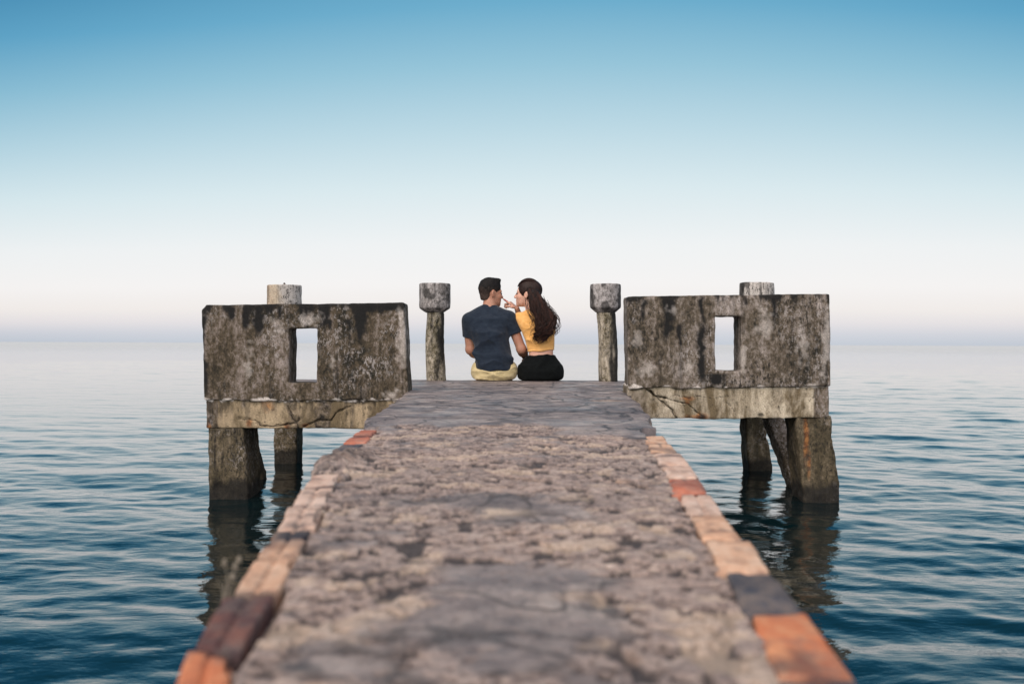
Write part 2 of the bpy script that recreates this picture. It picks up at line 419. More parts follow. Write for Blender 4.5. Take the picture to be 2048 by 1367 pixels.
# ------------------------------------------------------------------ water
def build_water():
    ang = np.concatenate([np.linspace(-180, -60, 60, endpoint=False), np.linspace(-60, -34, 200, endpoint=False),
                          np.linspace(-34, 34, 1100, endpoint=False), np.linspace(34, 60, 200, endpoint=False), np.linspace(60, 180, 60, endpoint=False)])
    ang = np.radians(ang)
    r = np.concatenate([[.15], np.geomspace(.9, 60, 820), np.geomspace(62, 9000, 90)])
    A, Rr = np.meshgrid(ang, r, indexing='ij')
    X = (np.sin(A)*Rr).ravel(); Y = (np.cos(A)*Rr).ravel(); rr = Rr.ravel()
    dr = np.gradient(r); DR = np.broadcast_to(dr, Rr.shape).ravel()
    Z = np.zeros_like(X)
    g = np.random.RandomState(11)
    for i in range(110):
        lam = 0.11*(20**(g.rand()**1.0)) if i > 4 else 3+3*g.rand()
        th = g.normal(0.12, .68)
        k = 2*np.pi/lam; kx, ky = k*math.sin(th), k*math.cos(th)
        amp = .0118*lam**1.0/(1+.35*lam)*(.5+g.rand()) * (.215)*(1 if i > 4 else .35)
        fade = np.clip(lam/(3.0*DR)-.3, 0, 1)
        warp = .35*np.sin(X*.9/lam**.5+i)+.35*np.sin(Y*.7/lam**.5+2*i)
        s = np.sin(kx*X+ky*Y+g.rand()*6.28+warp)
        Z += amp*fade*(s+.28*(s*s-.5))
    Z *= (.36+.64*np.exp(-rr/9.5))*(.78+.5*(vnoise(np.stack([X*.11, Y*.06], 1), 9)))
    na, nr = len(ang), len(r)
    i = np.arange(na); j = np.arange(nr-1); Ii, Jj = np.meshgrid(i, j, indexing='ij'); In = (Ii+1) % na
    fc = np.stack([Ii*nr+Jj, Ii*nr+Jj+1, In*nr+Jj+1, In*nr+Jj], -1).reshape(-1, 4)[:, ::-1]
    o = mesh_obj('sea_water', np.stack([X, Y, Z], 1), fc, M_WATER)
    tag(o, 'calm teal sea with small ripples reaching to the horizon', 'sea', kind='structure')
build_water()

# ------------------------------------------------------------------ jetty
D0 = 6.5                                     # the wall plane
jetty = tag(empty('jetty', (0, 0, 0)), 'worn concrete jetty running out to sea, its walkway edged with clay bricks', 'jetty')
LE = np.array([(y, x) for y, x in [(-1, -.26), (.5, -.30), (.937, -.318), (1.06, -.327), (1.284, -.347), (1.5, -.373), (1.727, -.396), (1.96, -.417), (2.39, -.470), (2.6, -.486), (3.0, -.52), (3.23, -.53), (3.68, -.555), (3.81, -.565), (4.3, -.61), (5.06, -.627), (5.74, -.648), (6.31, -.668), (6.6, -.70)]])
RE = np.array([(y, x) for y, x in [(-1, .26), (.5, .285), (.964, .316), (1.19, .339), (1.41, .350), (1.67, .363), (1.91, .388), (2.31, .433), (2.81, .484), (3.33, .512), (3.73, .535), (4.42, .603), (5.64, .70), (6.6, .75)]])
def walkway():
    y = [-.4]
    while y[-1] < 6.759: y.append(min(6.76, y[-1]+(.0032+.0026*max(y[-1], .5))))
    y = np.array(y); nu = 300
    le = np.interp(y, LE[:, 0], LE[:, 1]); re = np.interp(y, RE[:, 0], RE[:, 1])
    le = le+.012*fbm(np.stack([y*5, y*0], 1), 4, 3); re = re+.012*fbm(np.stack([y*5, y*0+9], 1), 4, 5)
    # the broken stretch on the left where the bricks have gone
    le -= .03*np.exp(-((y-2.62)/.16)**2)*(1+.6*fbm(np.stack([y*14, y*0], 1), 3, 8))
    u = np.linspace(0, 1, nu)
    X = le[:, None]+(re-le)[:, None]*u; Y = np.broadcast_to(y[:, None], X.shape).copy()
    x = X.ravel(); yy = Y.ravel(); P = np.stack([x, yy], 1)
    rough = np.clip((3.62+.62*fbm(P*np.array([2.6, 1.6]), 4, 1)+.16*fbm(P*12, 3, 2)-yy)/.14, 0, 1)            # 1 on the rough old surface
    n = fbm(P*np.array([11, 12]), 5, 20, .6); r1 = fbm(P*np.array([34, 40]), 3, 21); lo = fbm(P*2.6, 3, 22)
    cells = -np.abs(fbm(P*np.array([11, 13]), 3, 23))
    # smooth worn islands
    isl = np.exp(-(((x-.01)/.16)**2+((yy-1.26)/.24)**2)**1.5)*1.35+.9*np.exp(-(((x+.17)/.08)**2+((yy-1.0)/.09)**2))+.8*np.exp(-((x-.02)/.2)**2-((yy-1.9)/.16)**2)*(lo > -.3)
    isl = np.clip((isl+.55*lo+.55*n-.40)/.42, 0, 1)
    stepm = np.clip((fbm(P*np.array([4, 5]), 4, 33)+.05)/.18, 0, 1)
    r2 = fbm(P*np.array([80, 90]), 2, 24)
    rlf = .50+.28*s01((yy-1.2)/1.6)
    z = DECK+rough*rlf*((1-isl)*(.0035*n+.0018*r1+.0009*r2+.0022*cells+.0028*(stepm-.5)+.002)+isl*.005)+(1-rough)*(.006+.0012*n)
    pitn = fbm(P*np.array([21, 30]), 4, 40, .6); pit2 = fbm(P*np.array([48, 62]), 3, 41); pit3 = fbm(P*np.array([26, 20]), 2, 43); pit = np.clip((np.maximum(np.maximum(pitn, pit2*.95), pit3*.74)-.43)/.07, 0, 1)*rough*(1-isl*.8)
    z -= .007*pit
    # edges
    de = np.minimum(x-np.repeat(le, nu), np.repeat(re, nu)-x)
    rough_edge = np.clip(1-de/.03, 0, 1)
    z -= .012*rough_edge**2*(1+.8*r1)
    brickzone = np.ones_like(x)
    left = x < 0
    gone = (left & (yy > 2.42) & (yy < 3.16)) | (yy > 3.74)
    brickzone[gone] = 0
    bw = .055+.006*n
    sink = brickzone*np.clip((bw-de)/.012, 0, 1)
    z = z-sink*.022
    lump = np.exp(-((yy-2.68)/.22)**2)*np.exp(-((de-.05)/.06)**2)*left
    z += lump*(.022+.014*r1)
    flat = np.clip(isl*.85+(1-rough)*1.0, 0, 1); 
    sand = np.clip((fbm(P*np.array([9, 12]), 4, 50)-.40)/.15, 0, 1)*rough*(1-isl)*.5
    sand = np.maximum(sand, .9*np.exp(-((x+.035)/.06)**2-((yy-1.88)/.045)**2)*(n > -.25))
    s2 = fbm(P*np.array([1.2, 9]), 4, 60); scr = (1-rough)*np.clip(1-np.abs(s2-.12)/.016, 0, 1)*.9
    s3 = fbm(np.stack([x*2+yy*1.5, yy*4-x*6], 1), 3, 61); scr = np.maximum(scr, np.clip(1-np.abs(s3)/.010, 0, 1)*(1-rough)*.8)
    pit = np.maximum(pit*.9, lump*.75*np.clip(.5+r1, 0, 1))
    # the patch of broken render by the right-hand wall
    c = on_deck(1210, 803); pt = np.clip(1.2-np.hypot((x-c.x)/.13, (yy-c.y)/.10)+.5*n, 0, 1)*(1-rough); z -= .01*(pt > .3)
    sand = np.maximum(sand, (pt > .3)*.35*(1-rough))
    top = np.stack([x, yy, z], 1).reshape(len(y), nu, 3)
    cols = [top]
    def side(edge, sgn):
        out = []
        for q, dz in enumerate((.02, .05, .09, .14, .19, .24)):
            e = edge.copy(); pn = np.stack([e[:, 1]*9, np.full(len(e), dz*20+sgn)], 1)
            e[:, 0] += sgn*(.012*fbm(pn, 4, 70)); e[:, 2] = DECK-dz-.01
            out.append(e)
        return out
    L = side(top[:, 0].copy(), -1)[::-1]; Rr = side(top[:, -1].copy(), 1)
    G = np.concatenate([np.stack(L, 1), top, np.stack(Rr, 1)], 1); ny, nx = G.shape[:2]
    def ext(a):
        a = a.reshape(len(y), nu); z6 = np.zeros((len(y), 6)); return np.concatenate([z6, a, z6], 1).ravel()
    I, J = np.meshgrid(np.arange(ny-1), np.arange(nx-1), indexing='ij')
    f = np.stack([I*nx+J, I*nx+J+1, (I+1)*nx+J+1, (I+1)*nx+J], -1).reshape(-1, 4)
    bot = np.stack([np.arange(ny-1)*nx, (np.arange(ny-1)+1)*nx, (np.arange(ny-1)+1)*nx+nx-1, np.arange(ny-1)*nx+nx-1], 1)
    f = np.concatenate([f, bot])
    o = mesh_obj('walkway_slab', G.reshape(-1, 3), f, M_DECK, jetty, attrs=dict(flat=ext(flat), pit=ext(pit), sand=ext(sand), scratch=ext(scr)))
    tag(o, 'rough pitted walkway surface turning to smooth screed towards the platform')
walkway()

def conc(name, f, lo, hi, res, mat, parent=None, attrs=None, chip=.012, amp=.004, seed=0, fine=True):
    """concrete solid: signed distance f roughened and chipped"""
    def g(P):
        d = f(P)
        near = np.abs(d) < .05
        if near.any():
            Q = P[near]; n = fbm(Q*7, 3, seed); e = fbm(Q*26, 2, seed+5)
            d = d.copy(); d[near] += amp*n+amp*.5*e+chip*np.clip(fbm(Q*4.5, 3, seed+9)-.35, 0, 1)
        return d
    V, Fc = surface(g, lo, hi, res)
    at_ = {k: 0*V[:, 0] for k in ('plaster', 'stain', 'lime', 'rust', 'crack')}
    if attrs:
        for k, v in attrs(V).items(): at_[k] = v
    return mesh_obj(name, V, Fc, mat, parent, attrs=at_)

# platform slab (behind the walls) --------------------------------------
def platf():
    ya, yb = 6.762, 8.66
    f = lambda P: sbox(P, (-2.02, ya, .565), (2.02, yb, .704), .008)
    def at_(V):
        return dict()
    V, Fc = surface(lambda P: f(P)+.002*fbm(P*6, 3, 4), (-2.02, ya, .49), (2.02, yb, .704), .022)
    n = fbm(V[:, :2]*np.array([1.2, 9]), 4, 60)
    mesh_obj('platform_slab', V, Fc, M_DECK, jetty, attrs=dict(flat=np.ones(len(V)), pit=0*n, sand=0*n, scratch=s01(1-np.abs(n-.12)/.02)*.5))
platf()

# edging bricks ----------------------------------------------------------
def brick(q, mat, groove=True, soot=0., seed=0, label=None, hgt=.075, zt=DECK+.006):
    """q: four photo pixels of the top face, near-outer, near-inner, far-inner, far-outer"""
    C = [np.array(on_deck(*p, z=zt)) for p in q]
    n = 18
    def face(axis, s):
        a = np.linspace(-1, 1, n); A, B = np.meshgrid(a, a, indexing='ij'); S = np.full_like(A, s)
        o = [None]*3; o[axis] = S; o[(axis+1) % 3] = A; o[(axis+2) % 3] = B
        v = np.stack(o, -1).reshape(-1, 3)
        I, J = np.meshgrid(np.arange(n-1), np.arange(n-1), indexing='ij')
        f = np.stack([I*n+J, (I+1)*n+J, (I+1)*n+J+1, I*n+J+1], -1).reshape(-1, 4)
        return v, (f if s > 0 else f[:, ::-1])
    V, Fc = merge([face(a, s) for a in range(3) for s in (-1, 1)])
    key = np.round(V*1000).astype(int); _, ix, invx = np.unique(key, axis=0, return_index=True, return_inverse=True)
    V = V[ix]; Fc = invx.ravel()[Fc]
    wd = np.linalg.norm(C[1]-C[0]); ln = np.linalg.norm(C[3]-C[0]); H = np.array([wd/2, ln/2, hgt/2]); r = .0035
    Q = V*H; inner = np.clip(Q, -(H-r), H-r); dlt = Q-inner; nn = np.linalg.norm(dlt, axis=1); nrm = dlt/np.maximum(nn, 1e-9)[:, None]
    Q = np.where(nn[:, None] > 1e-9, inner+nrm*r, Q)
    u, v, t = Q[:, 0]/H[0]*.5+.5, Q[:, 1]/H[1]*.5+.5, Q[:, 2]
    P = (1-v)[:, None]*((1-u)[:, None]*C[0]+u[:, None]*C[1])+v[:, None]*((1-u)[:, None]*C[3]+u[:, None]*C[2])
    P[:, 2] = P[:, 2]-H[2]+t
    topm = t > H[2]*.5
    s_ = np.sign(V) ; edge = (np.abs(V) > .8).sum(1) >= 2
    nz = fbm(P*22, 3, seed); ch = np.clip(fbm(P*14, 3, seed+3)-.1, 0, 1)*edge
    P[:, 2] += .0016*nz*(t > 0)-.014*ch*topm
    P[:, 0] += -.012*ch*np.sign(u-.5); P[:, 1] += .004*fbm(P*18, 2, seed+7)*(np.abs(V[:, 1]) > .9)
    if groove: P[:, 2] -= topm*.006*np.exp(-((u-.5)/.05)**2)
    so = s01(soot*(1.3*fbm(P*9, 3, seed+2)+.6)) if soot else 0*u
    if soot: so = np.maximum(so, s01(soot*1.2)*np.exp(-((u-.5)/.06)**2)*s01(.3+v))
    so = np.maximum(so, .75*np.exp(-(np.minimum(v, 1-v)/.05)**2)*s01(.35+2*fbm(P*16, 2, seed+5)))
    so = np.maximum(so, .65*s01(fbm(P*11, 4, seed+6, .65)*3-1.1))
    o = mesh_obj('edging_brick', P, Fc, BR[mat], jetty, attrs=dict(soot=so))
    if label: tag(o, label)
Lb = [([(322,1367+60),(456,1367+60),(463,1304),(376,1297)], 'orange', 1, .0, 'bright orange brick at the near left corner'),
      ([(389,1290),(484,1294),(549,1188),(447,1190)], 'purple', 1, .35, 'dark purple scorched brick'),
      ([(467,1184),(557,1181),(597,1108),(512,1112)], 'peach', 1, .0, None),
      ([(515,1109),(599,1105),(622,1059),(551,1062)], 'peach', 1, .7, 'peach brick blackened at its far end'),
      ([(554,1056),(631,1052),(645,1009),(574,1014)], 'pink', 1, .0, None),
      ([(583,1012),(657,1008),(667,973),(602,977)], 'pink', 1, .0, None),
      ([(607,974),(668,970),(677,947),(626,950)], 'pink', 0, .0, None),
      ([(664,899),(712,898),(726,887),(686,888)], 'slate', 0, .1, 'slate dark brick beside the broken left edge'),
      ([(686,885),(733,884),(744,871),(703,872)], 'red', 0, .15, None),
      ([(705,870),(744,869),(755,858),(720,859)], 'red', 0, .15, None)]
Rb = [([(1336,886),(1293,886),(1287,871),(1326,870)], 'peach', 0, .0, None),
      ([(1354,903),(1302,903),(1297,888),(1340,887)], 'peach', 0, .6, None),
      ([(1377,926),(1320,926),(1309,906),(1360,905)], 'pink', 0, .0, None),
      ([(1395,953),(1337,953),(1325,930),(1380,929)], 'pink', 0, .0, None),
      ([(1410,980),(1350,981),(1338,956),(1397,956)], 'red', 0, .5, 'red brick with a blackened near end'),
      ([(1445,1025),(1380,1027),(1363,988),(1420,986)], 'pink', 1, .0, None),
      ([(1480,1073),(1405,1074),(1383,1029),(1446,1028)], 'peach', 0, .0, None),
      ([(1538,1140),(1446,1141),(1411,1077),(1498,1077)], 'peach', 0, .0, None),
      ([(1606,1222),(1492,1222),(1452,1143),(1543,1142)], 'slate', 0, .4, 'slate grey brick crusted with mortar'),
      ([(1702,1349),(1557,1349),(1504,1225),(1612,1223)], 'orange', 0, .0, 'orange red brick at the near right edge'),
      ([(1800,1480),(1610,1480),(1562,1353),(1705,1353)], 'slate', 1, .2, None)]
for i, (q, m, g, s, l) in enumerate(Lb+Rb): brick(q, m, g, s, 100+i*11, l)

# beams -------------------------------------------------------------------
TH = .24
def z_at(py, px=1030): return at(px, py, D0).z
def x_at(px): return at(px, 690, D0).x
def beams():
    # left
    xl, xr = x_at(412), x_at(818); zt, zb = z_at(797, 600), z_at(857, 600)
    def pp(l): return [(at(px, py, D0).x, at(px, py, D0).z) for px, py in l]
    cr = [pp([(476,836),(497,838),(512,840),(521,851),(545,853),(590,846),(600,838)]), pp([(575,812),(583,832),(592,845),(596,858)]),
          pp([(606,853),(640,840),(660,841),(672,825),(700,812)])]
    def f(P):
        d = sbox(P, (xl, D0+.008, zb), (xr, D0+TH, zt+.004), .01)
        for c in cr: d = smax(d, .0048-np.hypot(polyd(P[:, [0, 2]]+.008*np.stack([fbm(P*22, 3, 1, .7), fbm(P*22, 3, 2, .7)], 1), c), (P[:, 1]-D0-.008)*.35), .004)
        return d
    def A(V):
        x, z = V[:, 0], V[:, 2]; n = fbm(V*np.array([9, 9, 4]), 4, 3); n2 = fbm(V*30, 3, 4); P2 = V[:, [0, 2]]+.006*n2[:, None]
        cd = np.min([polyd(P2, c) for c in cr], 0)
        post = s01((x_at(438)-x+.01*n)/.01)
        top = s01((z-(zt-.018)+.035*n)/.012)
        moss = s01((fbm(V*np.array([9, 5, 2.0]), 4, 8)+.12)/.22)*s01(1.35-np.abs(x-x_at(650))/.28)*.95
        moss = np.maximum(moss, s01(1.3-np.hypot((x-x_at(487))/.022, (z-zt+.02)/.05)+.6*n))
        drip = s01((fbm(np.stack([x*26, z*1.2], 1), 3, 12)-.12)/.25)*s01((z-zb)/.16+.25*n)
        moss = np.maximum(moss, drip*.55)
        ru = 0
        for px, py, w_, h_ in ((536,812,.035,.05),(497,846,.02,.03),(573,852,.02,.02),(610,850,.02,.012),(415,857,.02,.04)):
            c = at(px, py, D0); ru = np.maximum(ru, s01(1.3-np.hypot((x-c.x)/w_, (z-c.z)/h_)+.8*n))
        return dict(plaster=s01(1-post*.9-top-moss*.75), lime=s01((z-(zt-.012)+.014*n2+.008*n)/.004)*s01(n2*2+.9), crack=s01(1.2-cd/.0035)*.9, rust=ru*.75, stain=s01(np.maximum(top*.5*s01(n*2), moss*s01(.45+1.4*n2))*.95))
    conc('support_beam', f, (xl, D0, zb), (xr, D0+TH, zt), .0065, M_BEAM, jetty, A, seed=10)
    # right
    xl, xr = x_at(1255), x_at(1660); zt, zb = z_at(770, 1450), z_at(838, 1450)
    cr2 = [pp([(1260,776),(1290,775),(1303,784),(1310,793),(1332,796)]), pp([(1332,796),(1352,789),(1378,795),(1400,791),(1425,796),(1458,791)]),
           pp([(1310,793),(1325,803),(1345,820),(1352,832),(1363,845)]), pp([(1330,797),(1352,802),(1378,808),(1392,822),(1410,835)]), pp([(1450,800),(1466,815),(1472,828)])]
    def f2(P):
        d = sbox(P, (xl, D0+.008, zb), (xr, D0+TH, zt+.004), .01)
        sl = P[:, 2]-(zb+.0); d = np.maximum(d, -(P[:, 2]-zb+.018*(P[:, 0]-x_at(1450))*-1-.002))
        for c, rr in zip(cr2, (.0085, .0015, .0055, .0025, .0012)):
            d = smax(d, rr-np.hypot(polyd(P[:, [0, 2]]+.008*np.stack([fbm(P*22, 3, 1, .7), fbm(P*22, 3, 2, .7)], 1), c), (P[:, 1]-D0-.008)*.35), .004)
        return d
    def B(V):
        x, z = V[:, 0], V[:, 2]; n = fbm(V*np.array([9, 9, 4]), 4, 13); n2 = fbm(V*30, 3, 14); P2 = V[:, [0, 2]]+.006*n2[:, None]
        cd = np.min([polyd(P2, c)/s for c, s in zip(cr2, (1.25, .4, .85, .5, .3))], 0)
        post = s01((x-x_at(1626)+.01*n)/.01)
        leftm = s01((x_at(1345)-x)/.18+.9*n); leftm = np.maximum(leftm, s01((fbm(np.stack([x*24, z*1.5], 1), 3, 12)-.2)/.25)*.45*s01((z-zb)/.2))
        top = s01((z-(zt-.014)+.03*n)/.012)*(x < x_at(1540))
        ru = 0
        for px, py, w_, h_ in ((1373,797,.05,.017),(1375,805,.02,.015),(1394,836,.10,.028)):
            c = at(px, py, D0); ru = np.maximum(ru, s01(1.3-np.hypot((x-c.x)/w_, (z-c.z)/h_)+.6*n))
        c = at(1394, 836, D0); dk = s01(1.2-np.hypot((np.abs(x-c.x)-.045)/.022, (z-c.z)/.03)+.5*n)
        c = at(1522, 829, D0); dk = np.maximum(dk, s01(2*(1.1-np.hypot((x-c.x)/.025, (z-c.z)/.014))))
        return dict(plaster=s01(1-post*.95-leftm*.55-top*.8), lime=s01((z-(zt-.010)+.014*n2+.006*n)/.004)*s01(n2*2+.8)*.9, crack=np.maximum(s01(1.3-cd/.0042)*.95, dk*.8), rust=ru*.85, stain=s01(np.maximum(top*s01(n*2)*.6, leftm*s01(.1+1.2*n)*.7)))
    conc('support_beam', f2, (xl, D0, zb), (xr, D0+TH, zt), .0065, M_BEAMR, jetty, B, seed=30)
    # rear beam under the seaward edge, hidden from the walkway
    conc('support_beam', lambda P: sbox(P, (-2.0, 8.38, .445), (2.0, 8.62, .488), .01), (-2.0, 8.38, .445), (2.0, 8.62, .488), .03, M_LEG, jetty, seed=31)
beams()

def prism(P, bl, br, tl, tr, y0, y1, z0, z1, depth_b=0):
    """tapered leg: x limits change linearly from z0 to z1"""
    t = (P[:, 2]-z0)/(z1-z0); l = bl+(tl-bl)*t; r = br+(tr-br)*t
    c = (l+r)/2; d = np.abs(P[:, 0]-c)-(r-l)/2
    e = np.abs(P[:, 1]-(y0+y1)/2)-(y1-y0)/2; g = np.abs(P[:, 2]-(z0+z1)/2)-(z1-z0)/2
    return smax(smax(d, e, .015), g, .01)
def leg(px_tl, px_tr, px_bl, px_br, d, ytop, ybot, dep, mat, seed, label=None, ext=.5, rust=None, res=.0085):
    tl = at(px_tl, ytop, d); tr = at(px_tr, ytop, d); bl = at(px_bl, ybot, d); br = at(px_br, ybot, d)
    z1 = tl.z; k = ext/(z1-bl.z)
    xbl = bl.x+(bl.x-tl.x)*k; xbr = br.x+(br.x-tr.x)*k; z0 = bl.z-ext
    f = lambda P: prism(P, xbl, xbr, tl.x, tr.x, d, d+dep, z0, z1)
    def A(V):
        n = fbm(V*np.array([10, 10, 3]), 4, seed); x, z = V[:, 0], V[:, 2]
        wet = s01((.13-z+.05*n)/.05)
        dct = dict(stain=wet*.85, lime=0*x)
        if rust:
            ru = 0
            for px, py, w_, h_ in rust:
                c = at(px, py, d); ru = np.maximum(ru, s01(1.3-np.hypot((x-c.x)/w_, (z-c.z)/h_)+.7*n))
            dct['rust'] = ru*.75*(V[:, 1] < d+.05)
        return dct
    o = conc('leg', f, (min(xbl, tl.x), d, z0), (max(xbr, tr.x), d+dep, z1), res, mat, jetty, A, seed=seed, amp=.006, chip=.03)
    if label: tag(o, label)
leg(414, 486, 419, 497, D0+.012, 853, 992, .40, M_LEG, 41, ext=.4)
leg(1591, 1662, 1607, 1681, D0+.012, 832, 1003, .28, M_LEG, 43, 'pale leg with a long rust streak', ext=.4, rust=[(1613,868,.018,.15),(1619,925,.013,.10)])
leg(545, 593, 548, 594, 8.42, 820, 915, .24, M_LEG, 45, ext=.4, res=.012)
leg(1491, 1532, 1498, 1545, 8.0, 825, 940, .24, M_LEG, 47, ext=.4, res=.012)
def brace(a, b, w_, seed, mat=M_LEG):
    a = np.array(a); b = np.array(b); ax = (b-a)/np.linalg.norm(b-a); s = np.cross(ax, [0, 1, 0]); s /= np.linalg.norm(s); L = np.linalg.norm(b-a)
    def f(P):
        q = P-(a+b)/2; k = np.stack([q@ax, q@s, q[:, 1]-(q@ax)*ax[1]], 1)
        return sbox(k, (-L/2, -w_/2, -w_/2), (L/2, w_/2, w_/2), .012)
    lo = np.minimum(a, b)-w_; hi = np.maximum(a, b)+w_
    conc('brace', f, lo, hi, .011, mat, jetty, lambda V: dict(stain=s01((.05-V[:, 2])/.04)*.8), seed=seed, chip=.03, amp=.006)
brace(at(1536, 815, 7.6), at(1612, 1010, 7.0), .12, 51, M_BEAM)
brace(at(490, 850, 7.1), at(532, 990, 7.5), .08, 53)
# piles carrying the walkway, out of sight beneath it
for yy_ in (1.6, 3.9, 5.6):
    for sx in (-1, 1):
        xx = sx*(.12+.05*yy_)
        conc('leg', lambda P: sbox(P, (xx-.07, yy_, -.4), (xx+.07, yy_+.16, .46), .01), (xx-.07, yy_, -.4), (xx+.07, yy_+.16, .46), .025, M_LEG, jetty, lambda V: dict(stain=s01((.06-V[:, 2])/.05)*.8), seed=60)

# parapet walls --------------------------------------------------------------
def wall(corn, win, streaks, pales, mat, label, seed, notch):
    """corn: TL TR BR BL pixels of the front face; win: window pixels x0,y0,x1,y1"""
    tl, tr, br_, bl = [at(*p, D0) for p in corn]
    w0 = at(win[0], win[1], D0); w1 = at(win[2], win[3], D0)
    lo = (min(tl.x, bl.x), D0-.012, min(bl.z, br_.z)); hi = (max(tr.x, br_.x), D0-.012+TH, max(tl.z, tr.z))
    def line(P, a, b, sgn):           # signed distance beyond the edge a-b in the wall plane
        dx, dz = b.x-a.x, b.z-a.z; L = math.hypot(dx, dz)
        return sgn*((P[:, 0]-a.x)*dz-(P[:, 2]-a.z)*dx)/L
    def f(P):
        d = np.abs(P[:, 1]-(D0-.012+TH/2))-TH/2
        for a, b in ((tl, tr), (tr, br_), (br_, bl), (bl, tl)):
            d = smax(d, line(P, a, b, -1), .010)
        n = fbm(P*np.array([9, 9, 9]), 3, seed+40)
        wd = np.maximum(np.maximum(w0.x-P[:, 0], P[:, 0]-w1.x), np.maximum(P[:, 2]-w0.z, w1.z-P[:, 2]))
        d = smax(d, -(wd+.004*n), .012)
        for (px, py, r_) in notch:
            c = at(px, py, D0); d = smax(d, r_-np.hypot(P[:, 0]-c.x, P[:, 2]-c.z)+.02*n, .01)
        # ragged foot
        d = smax(d, -(P[:, 2]-lo[2]-.007-.012*fbm(P[:, :1]*9, 4, seed+7)), .006)
        return d
    def A(V):
        x, z = V[:, 0], V[:, 2]; n = fbm(V*np.array([14, 14, 5]), 4, seed+1); n2 = fbm(V*32, 3, seed+2)
        st = 0*x
        for px, y0, y1, w_ in streaks:
            a = at(px, y0, D0); b = at(px, y1, D0); t = (a.z-z)/(a.z-b.z)
            wob = .018*fbm(np.stack([z*7, z*0+px], 1), 3, seed+3)
            st = np.maximum(st, s01(1.25-np.abs(x-a.x+wob)/(w_*(1.15-.5*s01(t)))+.75*n+.4*n2)*s01((1.1-t)*3)*s01((t+.1)*6))
        n = n*1.25; top = s01((z-(hi[2]-.05)+.06*n)/.03)
        li = s01((lo[2]+.020-z+.012*n2+.012*n)/.005)*s01(.7+1.6*n)*.9
        for px, py, rx, rz in pales:
            c = at(px, py, D0); li = np.maximum(li, s01(1.1-np.hypot((x-c.x)/rx, (z-c.z)/rz)+.8*n2+.5*n)*.42)
        return dict(stain=s01(np.maximum(st*1.35, top*.95)), lime=li)
    o = conc('parapet_wall', f, lo, hi, .0078, mat, None, A, seed=seed, amp=.0022, chip=.007)
    c = ((lo[0]+hi[0])/2, D0+TH/2, lo[2]); recentre(o, c); tag(o, label, 'wall')
wall([(403,610),(809,605),(818,800),(409,803)], (579,656,634,765),
     [(493,612,660,.026),(517,612,670,.030),(655,608,660,.038),(722,608,690,.036),(740,605,625,.07),(560,612,640,.02),(665,640,660,.02),(408,630,790,.03),(462,615,640,.03),(610,606,625,.08),(780,608,622,.05),(700,640,690,.018)],
     [(806,680,.03,.20),(802,640,.02,.08),(785,790,.05,.03),(497,720,.03,.14),(620,640,.08,.04),(665,715,.02,.08),(560,650,.05,.06)], M_WALL,
     'dark mouldy concrete parapet wall left of the couple, with a rectangular window hole', 70, [(400,608,.045)])
wall([(1254,592),(1659,587),(1661,772),(1256,779)], (1430,632,1481,741),
     [(1333,598,680,.045),(1407,594,650,.028),(1404,650,760,.04),(1486,594,610,.02),(1546,595,645,.018),(1290,600,640,.03),(1425,748,770,.08),(1355,650,700,.02)],
     [(1275,680,.04,.10),(1300,740,.07,.05),(1370,735,.05,.05),(1530,650,.06,.10),(1600,690,.04,.12),(1284,605,.02,.02),(1486,720,.015,.08),(1620,770,.04,.012),(1345,620,.04,.03),(1650,690,.03,.2)], M_WALLR,
     'grey concrete parapet wall right of the couple, with a rectangular window hole', 80, [])

